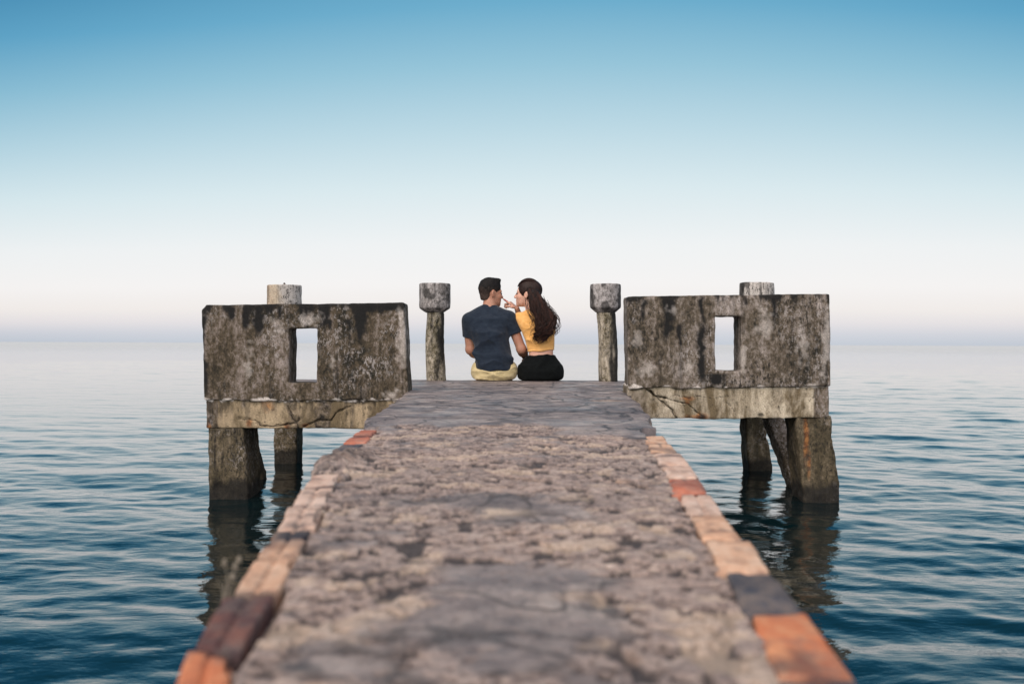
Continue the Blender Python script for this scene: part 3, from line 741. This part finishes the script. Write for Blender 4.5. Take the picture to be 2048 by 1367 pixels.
# bollards --------------------------------------------------------------------
def lathe_sdf(P, c, prof):
    """solid of revolution, prof = [(z, r)...] with z rising"""
    zs = np.array([p[0] for p in prof]); rs = np.array([p[1] for p in prof])
    r = np.hypot(P[:, 0]-c[0], P[:, 1]-c[1]); R_ = np.interp(P[:, 2], zs, rs)
    d = r-R_; e = np.maximum(zs[0]-P[:, 2], P[:, 2]-zs[-1])
    return smax(d*.8, e, .007)
def bollard(px0, px1, ytop, ycap, ych, sx0, sx1, bx0, bx1, ybot, d, label, seed, mat=M_BOLL, nub=False, warm=False):
    T = at((px0+px1)/2, ytop, d); rc = (px1-px0)/2/F*d; zc = at(px0, ycap, d).z; zh = at(px0, ych, d).z
    base = at((bx0+bx1)/2, ybot, d); zb = DECK-.004; base.z = zb
    e = tag(empty('bollard', (base.x, base.y, zb)), label, 'bollard', 'concrete mooring bollards along the seaward edge')
    rs1 = (sx1-sx0)/2/F*d; rs2 = (bx1-bx0)/2/F*d
    f = lambda P: lathe_sdf(P, (T.x, T.y), [(zh, rs1*1.06), (zc, rc*.985), (zc+.02, rc), (T.z, rc*.985)])
    def A(V):
        n = fbm(V*9, 4, seed)
        if warm: return dict(rust=s01((T.x-V[:, 0]+.02*n)/.09)*.16, plaster=s01((T.x+.02-V[:, 0]+.05*n)/.07)*.8)
        n3 = fbm(V*np.array([22, 22, 12]), 4, seed+1); return dict(stain=s01((n+.6*n3-.05)*4)*.72)
    cpo = conc('cap', f, (T.x-rc, T.y-rc, zh), (T.x+rc, T.y+rc, T.z), .007, mat, e, A, seed=seed, amp=.0022, chip=.004)
    def g(P):
        t = s01((P[:, 2]-zb)/(zh-zb)); cx = base.x+((sx0+sx1)/2-(bx0+bx1)/2)/F*d*t
        rr = rs2+(rs1-rs2)*t; cx = cx+.006*np.sin(P[:, 2]*9+seed)
        # slightly eight-sided cast shaft
        a = np.arctan2(P[:, 1]-T.y, P[:, 0]-cx); r = np.hypot(P[:, 0]-cx, P[:, 1]-T.y)
        return smax((r-rr*(1+.025*np.cos(8*a))), np.maximum(zb-P[:, 2], P[:, 2]-zh-.01), .008)
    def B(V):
        n = fbm(V*np.array([14, 14, 4]), 4, seed+2); return dict(stain=s01((V[:, 0]-base.x)/.05*.7+n*1.6-.1)*.9)  # each shaft darker towards its right side, broken up by noise
    xs = [base.x-rs2*1.3, base.x+rs2*1.3, T.x-rs2*1.3, T.x+rs2*1.3]
    conc('shaft', g, (min(xs), T.y-rs2*1.2, zb), (max(xs), T.y+rs2*1.2, zh+.01), .008, M_SHAFT, e, B, seed=seed+3, amp=.003, chip=.006)
    if nub:
        V, Fc = tube([(T.x, T.y, T.z-.02), (T.x+.002, T.y, T.z+.008), (T.x-.002, T.y, T.z+.018)], [.009, .009, .007], 7)
        mesh_obj('iron_pin', V, Fc, M_IRON, e)
DB = 8.48
bollard(838, 901, 567, 616, 625, 853, 887, 852, 891, 760, DB, 'mushroom shaped bollard left of the man, dark streaked shaft', 90)
bollard(1180, 1242, 568, 615, 625, 1194, 1231, 1198, 1236, 759, DB, 'mushroom shaped bollard right of the woman, paler shaft', 93)
bollard(534, 603, 570, 622, 631, 551, 588, 551, 590, 762, 7.95, 'bollard behind the left wall, its cap stained orange on one side', 96, M_PALE, True, True)
bollard(1479, 1548, 565, 615, 624, 1495, 1532, 1495, 1534, 762, 7.95, 'bollard behind the right wall, plain pale grey cap', 99, M_PALE)

# ------------------------------------------------------------------ people
YS = 8.50; SC = F/YS                        # where the couple sits; pixels per metre there
O = at(1024, 762, YS); OX, OZ = O.x, DECK+.006
# local frame: x right, y out to sea, z up; origin on the deck edge between bollards
def rotz(a): c, s = math.cos(a), math.sin(a); return np.array([[c, -s, 0], [s, c, 0], [0, 0, 1.]])
def roty(a): c, s = math.cos(a), math.sin(a); return np.array([[c, 0, s], [0, 1, 0], [-s, 0, c]])
def rotx(a): c, s = math.cos(a), math.sin(a); return np.array([[1, 0, 0], [0, c, -s], [0, s, c]])

def loft(P, prof, b, cy, zlo, zhi, p=2.2):
    """prof [(z, xl, xr)], b [(z, halfdepth)], cy [(z, centre y)]"""
    z = P[:, 2]; A = np.array(prof); B = np.array(b); Cc = np.array(cy)
    def ip(zz, xx): return np.interp(z, zz, xx)
    xl, xr = ip(A[:, 0], A[:, 1]), ip(A[:, 0], A[:, 2]); hb = ip(B[:, 0], B[:, 1]); c = ip(Cc[:, 0], Cc[:, 1])
    a = (xr-xl)/2; u = np.abs(P[:, 0]-(xl+xr)/2)/a; v = np.abs(P[:, 1]-c)/hb
    k = (u**p+v**p)**(1/p); d = (k-1)*np.minimum(a, hb)*.9
    return smax(d, np.maximum(zlo-z, z-zhi), .03)

def head(P, c, M, female=False):
    """head in its own frame (y = face forward)"""
    q = (P-np.array(c))@M*(1.0 if not female else 1.05)
    d = ell(q, (0, -.012, .032), (.075, .098, .092))
    d = smin(d, ell(q, (0, .022, -.03), (.062, .074, .078)), .03)
    d = smin(d, ell(q, (0, .045, -.075), (.045, .045, .036)), .03)         # jaw
    d = smin(d, ell(q, (0, .078, -.098), (.02, .018, .016)), .022)         # chin
    ax = np.abs(q[:, 0]); qm = q.copy(); qm[:, 0] = ax
    d = smin(d, ell(qm, (.032, .068, .018), (.028, .018, .010)), .016)      # brow
    d = smin(d, ell(qm, (.042, .058, -.028), (.020, .022, .02)), .02)       # cheeks
    d = smax(d, -ell(qm, (.031, .096, .0), (.017, .016, .011)), .012)       # sockets
    d = smin(d, cap(q, (0, .090, .008), (0, .112, -.030), .007, .011), .012) # nose
    d = smin(d, ell(qm, (.010, .100, -.034), (.009, .012, .008)), .008)
    d = smin(d, ell(q, (0, .089, -.058), (.021, .012, .006)), .006)
    d = smin(d, ell(q, (0, .087, -.068), (.018, .012, .006)), .006)
    ear = ell(qm, (.080, -.014, -.012), (.010, .023, .034), rotz(.5)@rotx(.15))
    ear = smax(ear, -ell(qm, (.092, -.006, -.010), (.008, .012, .020)), .005)
    d = smin(d, ear, .007)
    return d

def fingers(wrist, dirv, up, side, curl, s=1.0, curls=None):
    """skeleton of a hand: list of (a, b, ra, rb); dirv along the hand, up = back of hand, side = thumb side"""
    w_ = np.array(wrist, float); u = np.array(dirv, float); u /= np.linalg.norm(u)
    n = np.array(up, float); n -= u*(n@u); n /= np.linalg.norm(n); t = np.cross(n, u)
    if t@np.array(side) < 0: t = -t
    S = []; pl = .085*s
    lens = [(.040, .024, .020), (.045, .028, .022), (.041, .026, .021), (.032, .020, .018)]
    for i in range(4):
        off = (.030-.020*i)*s
        base = w_+u*pl*(1-.03*abs(i-1))+t*off
        S.append((w_+t*off*.55, base, .013*s, .0115*s))
        cu = (curls[i] if curls else curl); a = 0; p = base
        for j, L in enumerate(lens[i]):
            a += cu*(.9 if j == 0 else 1.1); dd = u*math.cos(a)-n*math.sin(a); q = p+dd*L*s
            S.append((p, q, (.0098-.0012*j)*s, (.0090-.0013*j)*s)); p = q
    tb = w_+u*.022*s+t*.020*s; d1 = u*.62+t*.7-n*.25; d1 /= np.linalg.norm(d1)
    m1 = tb+d1*.040*s; d2 = u*.85+t*.3-n*(.3+.3*curl); d2 /= np.linalg.norm(d2); m2 = m1+d2*.032*s; m3 = m2+(d2-n*.2)*.024*s
    S += [(tb, m1, .014*s, .011*s), (m1, m2, .0105*s, .0095*s), (m2, m3, .0095*s, .008*s)]
    return S

def build_person(cfg):
    """cfg functions take points in the couple's frame"""
    root = tag(empty('person', (OX+cfg['x0'], YS, OZ)), cfg['label'], 'person')
    off = np.array([OX, YS, OZ])
    for name, f, lo, hi, res, mat, attr in cfg['parts']:
        V, Fc = surface(f, lo, hi, res)
        a = attr(V) if attr else {}
        o = mesh_obj(name, V+off, Fc, mat, root, attrs=a)
    return root

# --- the man
mprof = [(.0, -.335, .035), (.09, -.312, .018), (.14, -.316, .014), (.24, -.318, -.005), (.30, -.325, -.018), (.36, -.345, -.030), (.42, -.372, -.035), (.48, -.385, -.022),
         (.52, -.392, -.010), (.55, -.395, -.006), (.575, -.385, -.012), (.597, -.358, -.032), (.615, -.325, -.075), (.635, -.285, -.118), (.65, -.255, -.140), (.70, -.245, -.145)]
mb_ = [(0, .138), (.12, .140), (.17, .132), (.3, .118), (.42, .125), (.52, .105), (.58, .078), (.63, .055), (.7, .05)]
mcy = [(0, .0), (.2, -.005), (.4, .015), (.55, .045), (.65, .065)]
MH = (-.186, .085, .752); MHM = rotz(R(-63))@rotx(R(-4))
mLs, mLe, mLw = (-.378, .05, .510), (-.358, .075, .262), (-.262, .255, .168)
mRs, mRe, mRw = (-.022, .05, .530), (.080, .045, .268), (.125, .262, .185)
mhandL = fingers(mLw, (.55, .8, -.25), (-.1, .25, 1), (1, -.3, 0), .25)
mhandR = fingers(mRw, (.35, .9, -.12), (.0, .1, 1), (-1, .2, 0), .35)
legsM = [((-.245, .02, .095), (-.27, .45, .085), .088, .062), ((-.06, .02, .095), (-.05, .45, .085), .088, .062)]
def m_body(P):
    d = loft(P, mprof, mb_, mcy, .0, .72)+.009+.03*s01((.20-P[:, 2])/.06)
    d = smin(d, cap(P, (-.198, .062, .62), (-.19, .075, .71), .056, .054), .02)
    d = smin(d, head(P, MH, MHM), .012)
    for a, b, c in ((mLs, mLe, mLw), (mRs, mRe, mRw)):
        arm = smin(cap(P, a, b, .050, .040), cap(P, b, c, .043, .027), .02); 
        mid = tuple(np.array(b)*.72+np.array(c)*.28); arm = smin(arm, ell(P, mid, (.044, .05, .044)), .02)
        d = smin(d, arm, .012)
    for H_ in (mhandL, mhandR):
        h = None
        for a, b, r1, r2 in H_:
            q = cap(P, a, b, r1, r2); h = q if h is None else smin(h, q, .006)
        d = smin(d, h, .01)
    for a, b, r1, r2 in legsM:
        k = np.array(b); an = k+np.array((0, .03, -.42)); t = np.array((0, 1, 0))
        l = smin(cap(P, a, b, r1-.012, r2), smin(cap(P, b, an, .054, .036), ell(P, k*.7+an*.3+np.array((0, -.02, 0)), (.05, .052, .10)), .03), .03)
        l = smin(l, smin(cap(P, an+np.array((0, -.03, -.05)), an+np.array((0, .13, -.075)), .036, .028), cap(P, an+np.array((0, .12, -.078)), an+np.array((0, .17, -.083)), .026, .018), .03), .02)
        d = smin(d, l, .03)
    return d
def faceattr(c, M, fem=False):
    def A(V):
        q = (V-np.array(c))@M*(1.05 if fem else 1); ax = np.abs(q[:, 0])
        lip = s01(1.6-np.sqrt((q[:, 0]/.021)**2+((q[:, 2]+.063)/.010)**2)*1.2)*(q[:, 1] > .07)
        br = s01(1.6-np.sqrt(((ax-.032)/.019)**2+((q[:, 2]-.024)/.0045)**2)*1.2)*(q[:, 1] > .05)
        return dict(lips=s01(lip), brow=s01(br))
    return A
def back(P): return s01((-.02-P[:, 1])/.05)
def wrinkle(P, seed, amp, dirs=((3, 2, 22), (-6, 2, 26))):
    w_ = 0
    for i, dv in enumerate(dirs):
        ph = P@np.array(dv, float)+1.6*fbm(P*np.array([4, 4, 6]), 3, seed+i)
        m = s01(.5+fbm(P*5, 2, seed+10+i))
        w_ = w_+m*(1-np.abs(np.sin(ph*.5)))**1.6
    return amp*(.45-w_)
def m_shirt(P):
    d = loft(P, mprof, mb_, mcy, .02, .665)
    for a, b in ((mLs, mLe), (mRs, mRe)):
        a = np.array(a); b = np.array(b); ab = (b-a); L = np.linalg.norm(ab); ab /= L; t = (P-a)@ab
        sl = cap(P, a, b, .056, .062); sl = smax(sl, t-.135-.006*np.sin(P[:, 0]*30), .008); d = smin(d, sl, .045)
    d = d+wrinkle(P, 3, .020, ((7, 2, 34), (-12, 2, 30), (26, 0, 12)))*s01((.60-P[:, 2])/.1)*s01((-.02-P[:, 1])/.05)*s01((P[:, 2]-.10)/.05)+.003*fbm(P*9, 2, 9)
    hem = .083+.014*(P[:, 0]+.15)/.16+.006*np.sin(P[:, 0]*38)
    d = smax(d, hem-P[:, 2], .008)
    neck = ell(P, (-.19, .09, .735), (.086, .088, .088)); d = smax(d, -neck, .006)
    return d
def m_shorts(P):
    d = loft(P, [(0, -.29, -.015), (.012, -.325, .018), (.03, -.342, .036), (.06, -.352, .046), (.10, -.345, .047), (.14, -.325, .032), (.18, -.31, .012)], [(0, .12), (.04, .138), (.075, .132), (.10, .112), (.18, .10)], [(0, .0), (.2, .0)], .0, .155)
    for a, b, r1, r2 in legsM:
        a = np.array(a); b = np.array(b); t = (P-a)[:, 1]
        l = smax(cap(P, a, b, r1+.004, r2+.022), t-.34, .01); d = smin(d, l, .03)
    seam = .005*np.exp(-((P[:, 0]+.150)/.007)**2)*(P[:, 1] < 0)
    d = d+seam+wrinkle(P, 23, .012, ((14, 3, 60), (-18, 3, 52), (0, 2, 80)))*back(P)
    d = smax(d, -(P[:, 2]-.001), .004)
    return d
def m_hair(P):
    q = (P-np.array(MH))@MHM
    n = fbm(P*60, 2, 77)
    d = ell(q, (0, -.012, .036), (.0815, .105, .100))
    d = smin(d, ell(q, (0, .035, .112), (.058, .062, .026)), .03)
    d = smin(d, ell(q, (0, -.043, -.034), (.062, .058, .066)), .02)
    # flat-ish brushed-up top with a square front
    d = smax(d, q[:, 2]-.132+.10*np.abs(q[:, 0])**1.1, .012)
    cut_face = (q[:, 1]-(.072-.25*np.maximum(0, .06-q[:, 2])))          # hairline / temple
    d = smax(d, cut_face, .008)
    low = (-.078+.55*np.maximum(q[:, 1]+.045, 0))-q[:, 2]; low2 = np.where(q[:, 1] > .03, (.01)-q[:, 2]-(q[:, 1]-.03)*-.5, -1)
    d = smax(d, np.maximum(low, low2), .006)
    ear = ell(np.column_stack([np.abs(q[:, 0]), q[:, 1], q[:, 2]]), (.085, -.012, -.014), (.03, .028, .037)); d = smax(d, -ear, .006)
    side = np.minimum(s01((.03-q[:, 2])/.09)*.008, .008)
    return d+side+.0022*n
def m_hattr(V):
    q = (V-np.array(MH))@MHM; return dict(fade=s01((.045-q[:, 2])/.07+.2*fbm(V*30, 2, 5)))
def eye(P, c, M, k=1.0, sg=1):
    q = (P-np.array(c))@M*k; return ell(q, (.031*sg, .082, .0), (.012, .012, .0085))
man = build_person(dict(x0=-.14, label='man in a navy T-shirt and pale khaki shorts sitting with his back turned', parts=[
    ('body', m_body, (-.47, -.16, -.55), (.25, .72, .90), .0062, M_SKIN1, faceattr(MH, MHM)),
    ('shirt', m_shirt, (-.46, -.16, .05), (.12, .21, .68), .0058, M_NAVY, None),
    ('shorts', m_shorts, (-.38, -.16, 0), (.08, .42, .2), .0065, M_KHAKI, None),
    ('hair', m_hair, (-.31, -.05, .64), (-.06, .22, .91), .0045, M_HAIR1, m_hattr),
    ('eye', lambda P: eye(P, MH, MHM), (-.2, .0, .70), (-.02, .25, .80), .004, M_EYE, None),
    ('eye', lambda P: eye(P, MH, MHM, 1, -1), (-.2, .0, .70), (-.02, .25, .80), .004, M_EYE, None)]))

# --- the woman
wprof = [(.0, .09, .40), (.15, .12, .375), (.20, .134, .362), (.26, .131, .360), (.34, .112, .362), (.42, .080, .362), (.48, .048, .358), (.53, .028, .345), (.565, .04, .315), (.59, .095, .265), (.62, .125, .205), (.66, .125, .195)]
wb_ = [(0, .11), (.15, .095), (.24, .082), (.34, .09), (.46, .10), (.54, .08), (.6, .05), (.66, .042)]
wcy = [(0, .0), (.24, .0), (.42, .02), (.56, .05), (.65, .055)]
WH = (.126, .07, .742); WHM = rotz(R(74))@rotx(R(2))
TIP = np.array((-.081, .135, .705)); WR = np.array((.040, .150, .622))
wLs, wLe, wLw = (.062, .07, .535), (.075, .335, .520), tuple(WR)
wRs, wRe, wRw = (.325, .06, .53), (.325, .16, .30), (.27, .33, .20)
hd = TIP-WR
whandL = fingers(WR, hd*np.array((1, .6, 1))+np.array((0, 0, .01)), (.45, -.25, .85), (0, -.3, 1), 0, .92, curls=[.06, 1.05, 1.15, 1.2])
# bring the pointing finger exactly onto his nose
whandL[1:4] = []
kn = np.array(whandL[0][1]); v_ = TIP-kn
whandL += [(kn, kn+v_*.42, .0090, .0082), (kn+v_*.42, kn+v_*.74, .0082, .0075), (kn+v_*.74, kn+v_*.98, .0075, .006)]
whandR = fingers(wRw, (-.5, .85, -.1), (.1, .1, 1), (-1, -.3, 0), .3, .92)
legsW = [((.16, .02, .085), (.145, .43, .08), .085, .055), ((.335, .02, .085), (.32, .43, .08), .085, .055)]
def w_body(P):
    d = loft(P, wprof, wb_, wcy, .0, .67)+.007
    d = smin(d, cap(P, (.165, .055, .60), (.135, .065, .69), .045, .044), .018)
    d = smin(d, head(P, WH, WHM, True), .012)
    for a, b, c in ((wLs, wLe, wLw), (wRs, wRe, wRw)):
        d = smin(d, smin(cap(P, a, b, .042, .033), cap(P, b, c, .034, .022), .015), .012)
    for H_ in (whandL, whandR):
        h = None
        for a, b, r1, r2 in H_:
            q = cap(P, a, b, r1, r2); h = q if h is None else smin(h, q, .005)
        d = smin(d, h, .008)
    for a, b, r1, r2 in legsW:
        k = np.array(b); an = k+np.array((0, .02, -.39))
        l = smin(cap(P, a, b, r1-.012, r2), smin(cap(P, b, an, .047, .031), ell(P, k*.7+an*.3+np.array((0, -.018, 0)), (.043, .046, .09)), .03), .03)
        l = smin(l, smin(cap(P, an+np.array((0, -.025, -.04)), an+np.array((0, .11, -.065)), .031, .024), cap(P, an+np.array((0, .10, -.066)), an+np.array((0, .15, -.07)), .023, .015), .03), .02)
        d = smin(d, l, .03)
    return d
def w_top(P):
    d = loft(P, wprof, wb_, wcy, .2, .64)
    for (a, b), L_ in (((wLs, wLe), .10), ((wRs, wRe), .13)):
        a = np.array(a); b = np.array(b); ab = b-a; ab /= np.linalg.norm(ab); t = (P-a)@ab
        sl = smax(cap(P, a, b, .053, .048), t-L_, .008); d = smin(d, sl, .022)
    d = d+wrinkle(P, 43, .012, ((30, 2, 44), (-14, 3, 60)))*s01((.58-P[:, 2])/.1)*back(P)
    hem = .243+.018*(P[:, 0]-.13)/.23+.004*np.sin(P[:, 0]*45)
    d = smax(d, hem-P[:, 2], .006); lip = np.exp(-((P[:, 2]-hem-.02)/.004)**2)*.002
    neck = ell(P, (.150, .075, .655), (.075, .075, .075)); d = smax(d+lip, -neck, .006)
    return d
def w_skirt(P):
    d = loft(P, [(0, .075, .405), (.012, .056, .428), (.035, .046, .440), (.09, .046, .438), (.13, .052, .425), (.145, .075, .408), (.18, .10, .388), (.225, .122, .364), (.24, .124, .362)],
             [(0, .13), (.08, .14), (.15, .12), (.24, .092)], [(0, .0), (.24, .0)], .0, .245)
    top = .212+.012*(P[:, 0]-.13)/.23; d = smax(d, P[:, 2]-top-.004*np.cos((P[:, 0]-.245)*18), .008)
    for a, b, r1, r2 in legsW:
        a = np.array(a); b = np.array(b); l = smax(cap(P, a, b, r1+.006, r2+.03), (P-a)[:, 1]-.27, .01); d = smin(d, l, .04)
    d = d+wrinkle(P, 63, .012, ((34, 3, 20), (-40, 3, 24)))*back(P); return smax(d, -(P[:, 2]-.001), .004)
def w_cap(P):
    q = (P-np.array(WH))@WHM*1.05
    n = fbm(np.column_stack([q[:, 0]*50, q[:, 1]*16, q[:, 2]*22]), 3, 88)
    d = ell(q, (0, -.018, .036), (.087, .113, .105))
    d = smin(d, ell(q, (0, -.085, .045), (.055, .05, .055)), .03)           # gathered crown
    cutf = q[:, 1]-(.064+.10*np.maximum(q[:, 2]-.02, 0)-.75*np.maximum(0, .02-q[:, 2])); d = smax(d, cutf, .01)
    face = (-.062+.35*np.maximum(q[:, 1], 0))-q[:, 2]; d = smax(d, face, .01)
    ear = ell(np.column_stack([np.abs(q[:, 0]), q[:, 1], q[:, 2]]), (.088, -.004, -.020), (.018, .017, .030)); d = smax(d, -ear, .006)
    return d+.0035*n
WY = -.085
def w_mass(P):
    """bulk of the loose hair down her back"""
    n = fbm(P*np.array([26, 26, 13]), 3, 99)
    d = cap(P, (.185, -.01, .74), (.205, -.045, .62), .046, .045)
    d = smin(d, cap(P, (.205, -.05, .62), (.262, -.070, .50), .045, .042), .03)
    d = smin(d, cap(P, (.262, -.075, .50), (.258, -.085, .42), .036, .022), .03)
    d = smin(d, ell(P, (.305, -.045, .565), (.030, .035, .050)), .03)
    return d+.012*n
woman = build_person(dict(x0=.24, label='woman in mustard crop top and black skirt with long wavy hair, touching the man\'s nose', parts=[
    ('body', w_body, (-.12, -.16, -.52), (.47, .68, .87), .0060, M_SKIN2, faceattr(WH, WHM, True)),
    ('top', w_top, (-.01, -.12, .22), (.40, .25, .66), .0056, M_YEL, None),
    ('skirt', w_skirt, (.02, -.17, 0), (.47, .37, .25), .0062, M_BLACK, None),
    ('eye', lambda P: eye(P, WH, WHM, 1.05), (.0, -.05, .70), (.14, .2, .80), .004, M_EYE, None),
    ('eye', lambda P: eye(P, WH, WHM, 1.05, -1), (.0, -.05, .70), (.14, .2, .80), .004, M_EYE, None)]))
def w_hair():
    V0, F0 = surface(w_cap, (-.0, -.08, .64), (.30, .22, .88), .0046)
    V1, F1 = surface(w_mass, (.10, -.19, .30), (.40, .08, .82), .006)
    parts = [(V0, F0), (V1, F1)]
    g = np.random.RandomState(21)
    guide = np.array([(.150, .0, .80), (.185, -.035, .74), (.205, -.07, .67), (.232, -.095, .60), (.265, -.115, .53), (.278, -.125, .46), (.265, -.128, .41), (.240, -.125, .37), (.222, -.12, .322)])
    gt = np.linspace(0, 1, len(guide))
    tone = [np.full(len(V0), .25), np.full(len(V1), .0)]
    for i in range(64):                                   # locks: a curling core with strands round it
        L = .62+.42*g.rand() if i % 3 else .95+.08*g.rand(); t = np.linspace(g.rand()*.22, L, 40)
        c = np.stack([np.interp(np.minimum(t, 1), gt, guide[:, a]) for a in range(3)], 1)
        a = g.uniform(-1.35, 1.35); rad = (.030+.040*np.sin(np.clip(t, 0, 1)*np.pi*.85)**.8)*(.8+.3*g.rand())
        rad = rad*np.where(t > .72, 1-(t-.72)*1.3, 1)
        c[:, 0] += np.sin(a)*rad*(1+(.45 if a > 0 else -.05)*np.exp(-((t-.5)/.22)**2)); c[:, 1] -= np.cos(a)*rad*.5
        ph = g.rand()*6.28; fr = g.uniform(20, 27); wv = .005+.021*np.clip(t-.12, 0, 1)**1.0*(.7+.6*g.rand())
        c[:, 0] += wv*np.sin(t*fr+ph); c[:, 1] += wv*.8*np.cos(t*fr+ph); c[:, 2] += wv*.4*np.sin(t*fr*.5+ph)
        tp = np.clip((L-t)/.25, .12, 1); parts.append(tube(c, .0068*tp, 6)); tn = g.rand()**1.5; tone.append(np.full(len(parts[-1][0]), tn*.6))
        for k in range(9):
            q = k*.698+g.rand()*.4; r_ = .0075*tp*(.7+.8*g.rand()); e = c+np.stack([r_*np.cos(q+t*9), r_*np.sin(q+t*9), 0*t], 1)
            e[:, 0] += .004*np.sin(t*fr*.8+ph+k)*t; m = 40-g.randint(0, 5)
            parts.append(tube(e[:m], (.0017*(.6+.8*g.rand())*tp)[:m], 4)); tone.append(np.full(len(parts[-1][0]), min(1, tn+g.uniform(-.2, .35))))
    for i in range(90):                                   # loose strands standing off the mass
        L = .55+.5*g.rand(); t = np.linspace(.15+.3*g.rand(), L, 30); a = g.uniform(-1.5, 1.5)
        c = np.stack([np.interp(np.minimum(t, 1), gt, guide[:, q]) for q in range(3)], 1)
        rad = (.036+.052*np.sin(np.clip(t, 0, 1)*np.pi*.9)**.8)*(.95+.35*g.rand()); ph = g.rand()*6.28; wv = .006+.02*t
        c[:, 0] += np.sin(a)*rad*(1+.25*(a > 0)*np.sin(t*3))+wv*np.sin(t*g.uniform(12, 24)+ph); c[:, 1] -= np.cos(a)*rad*.5+.004-wv*.5*np.cos(t*18+ph)
        parts.append(tube(c, .0017*np.clip((L-t)/.2, .3, 1), 4)); tone.append(np.full(len(parts[-1][0]), g.rand()*.7))
    for i in range(40):                                   # strands combed back over the crown
        a = g.uniform(-1.2, 1.2); t = np.linspace(0, 1, 14); th = .3+t*1.9
        q = np.stack([np.sin(a)*.088*np.sin(np.clip(th, .35, 2.4))**.8*(1-.35*t), .055*np.cos(th)*1.9-.018+0*t, .036+.108*np.sin(th)*np.cos(a*.55)], 1)/1.05
        parts.append(tube(q@WHM.T+np.array(WH), .0022*(.6+.6*g.rand()), 4)); tone.append(np.full(len(parts[-1][0]), g.rand()*.6))
    for i in range(9):                                   # flyaways and loose curls over her shirt
        x = g.uniform(.18, .30) if i > 2 else g.uniform(.13, .19); z = g.uniform(.42, .62); L = g.uniform(.07, .16); t = np.linspace(0, 1, 18)
        c = np.stack([x+(.26-x)*(1-t)*.6+(.02*np.sin(t*5+i))*1.2+(x-.25)*.25*t, -.10-.02*np.sin(t*3)+0*t, z+.04-L*t+.012*np.sin(t*7+i)], 1)
        parts.append(tube(c, .0014*(1.2-t*.8), 4)); tone.append(np.full(len(parts[-1][0]), .1))
    V, Fc = merge(parts); o = mesh_obj('hair', V+np.array([OX, YS, OZ]), Fc, M_HAIR2, woman, attrs=dict(tone=np.concatenate(tone)))
w_hair()

# dry weed growing from the joint beside the near left bricks ----------------
def weed():
    b = on_deck(452, 1189); g = np.random.RandomState(4); parts = []
    for i in range(7):
        t = np.linspace(0, 1, 9); h = g.uniform(.018, .045)
        parts.append(tube(np.stack([b.x+g.uniform(-.005, .005)+g.uniform(-.012, .016)*t**2, b.y+g.uniform(-.004, .004)+0*t, b.z-.02+(h+.02)*t], 1), .0012*(1.1-t*.7), 4))
        if i < 4:
            e = parts[-1][0][-4:].mean(0); parts.append(surface(lambda P: ell(P, e, (.003, .003, .005))+.001*fbm(P*400, 1, 3), e-.006, e+.006, .0018))
    V, Fc = merge(parts); o = mesh_obj('dry_weed', V, Fc, plain('dry_stem', (.22, .19, .15), .9))
    recentre(o, b); tag(o, 'small dry weed sprouting beside the dark scorched brick', 'weed')
weed()
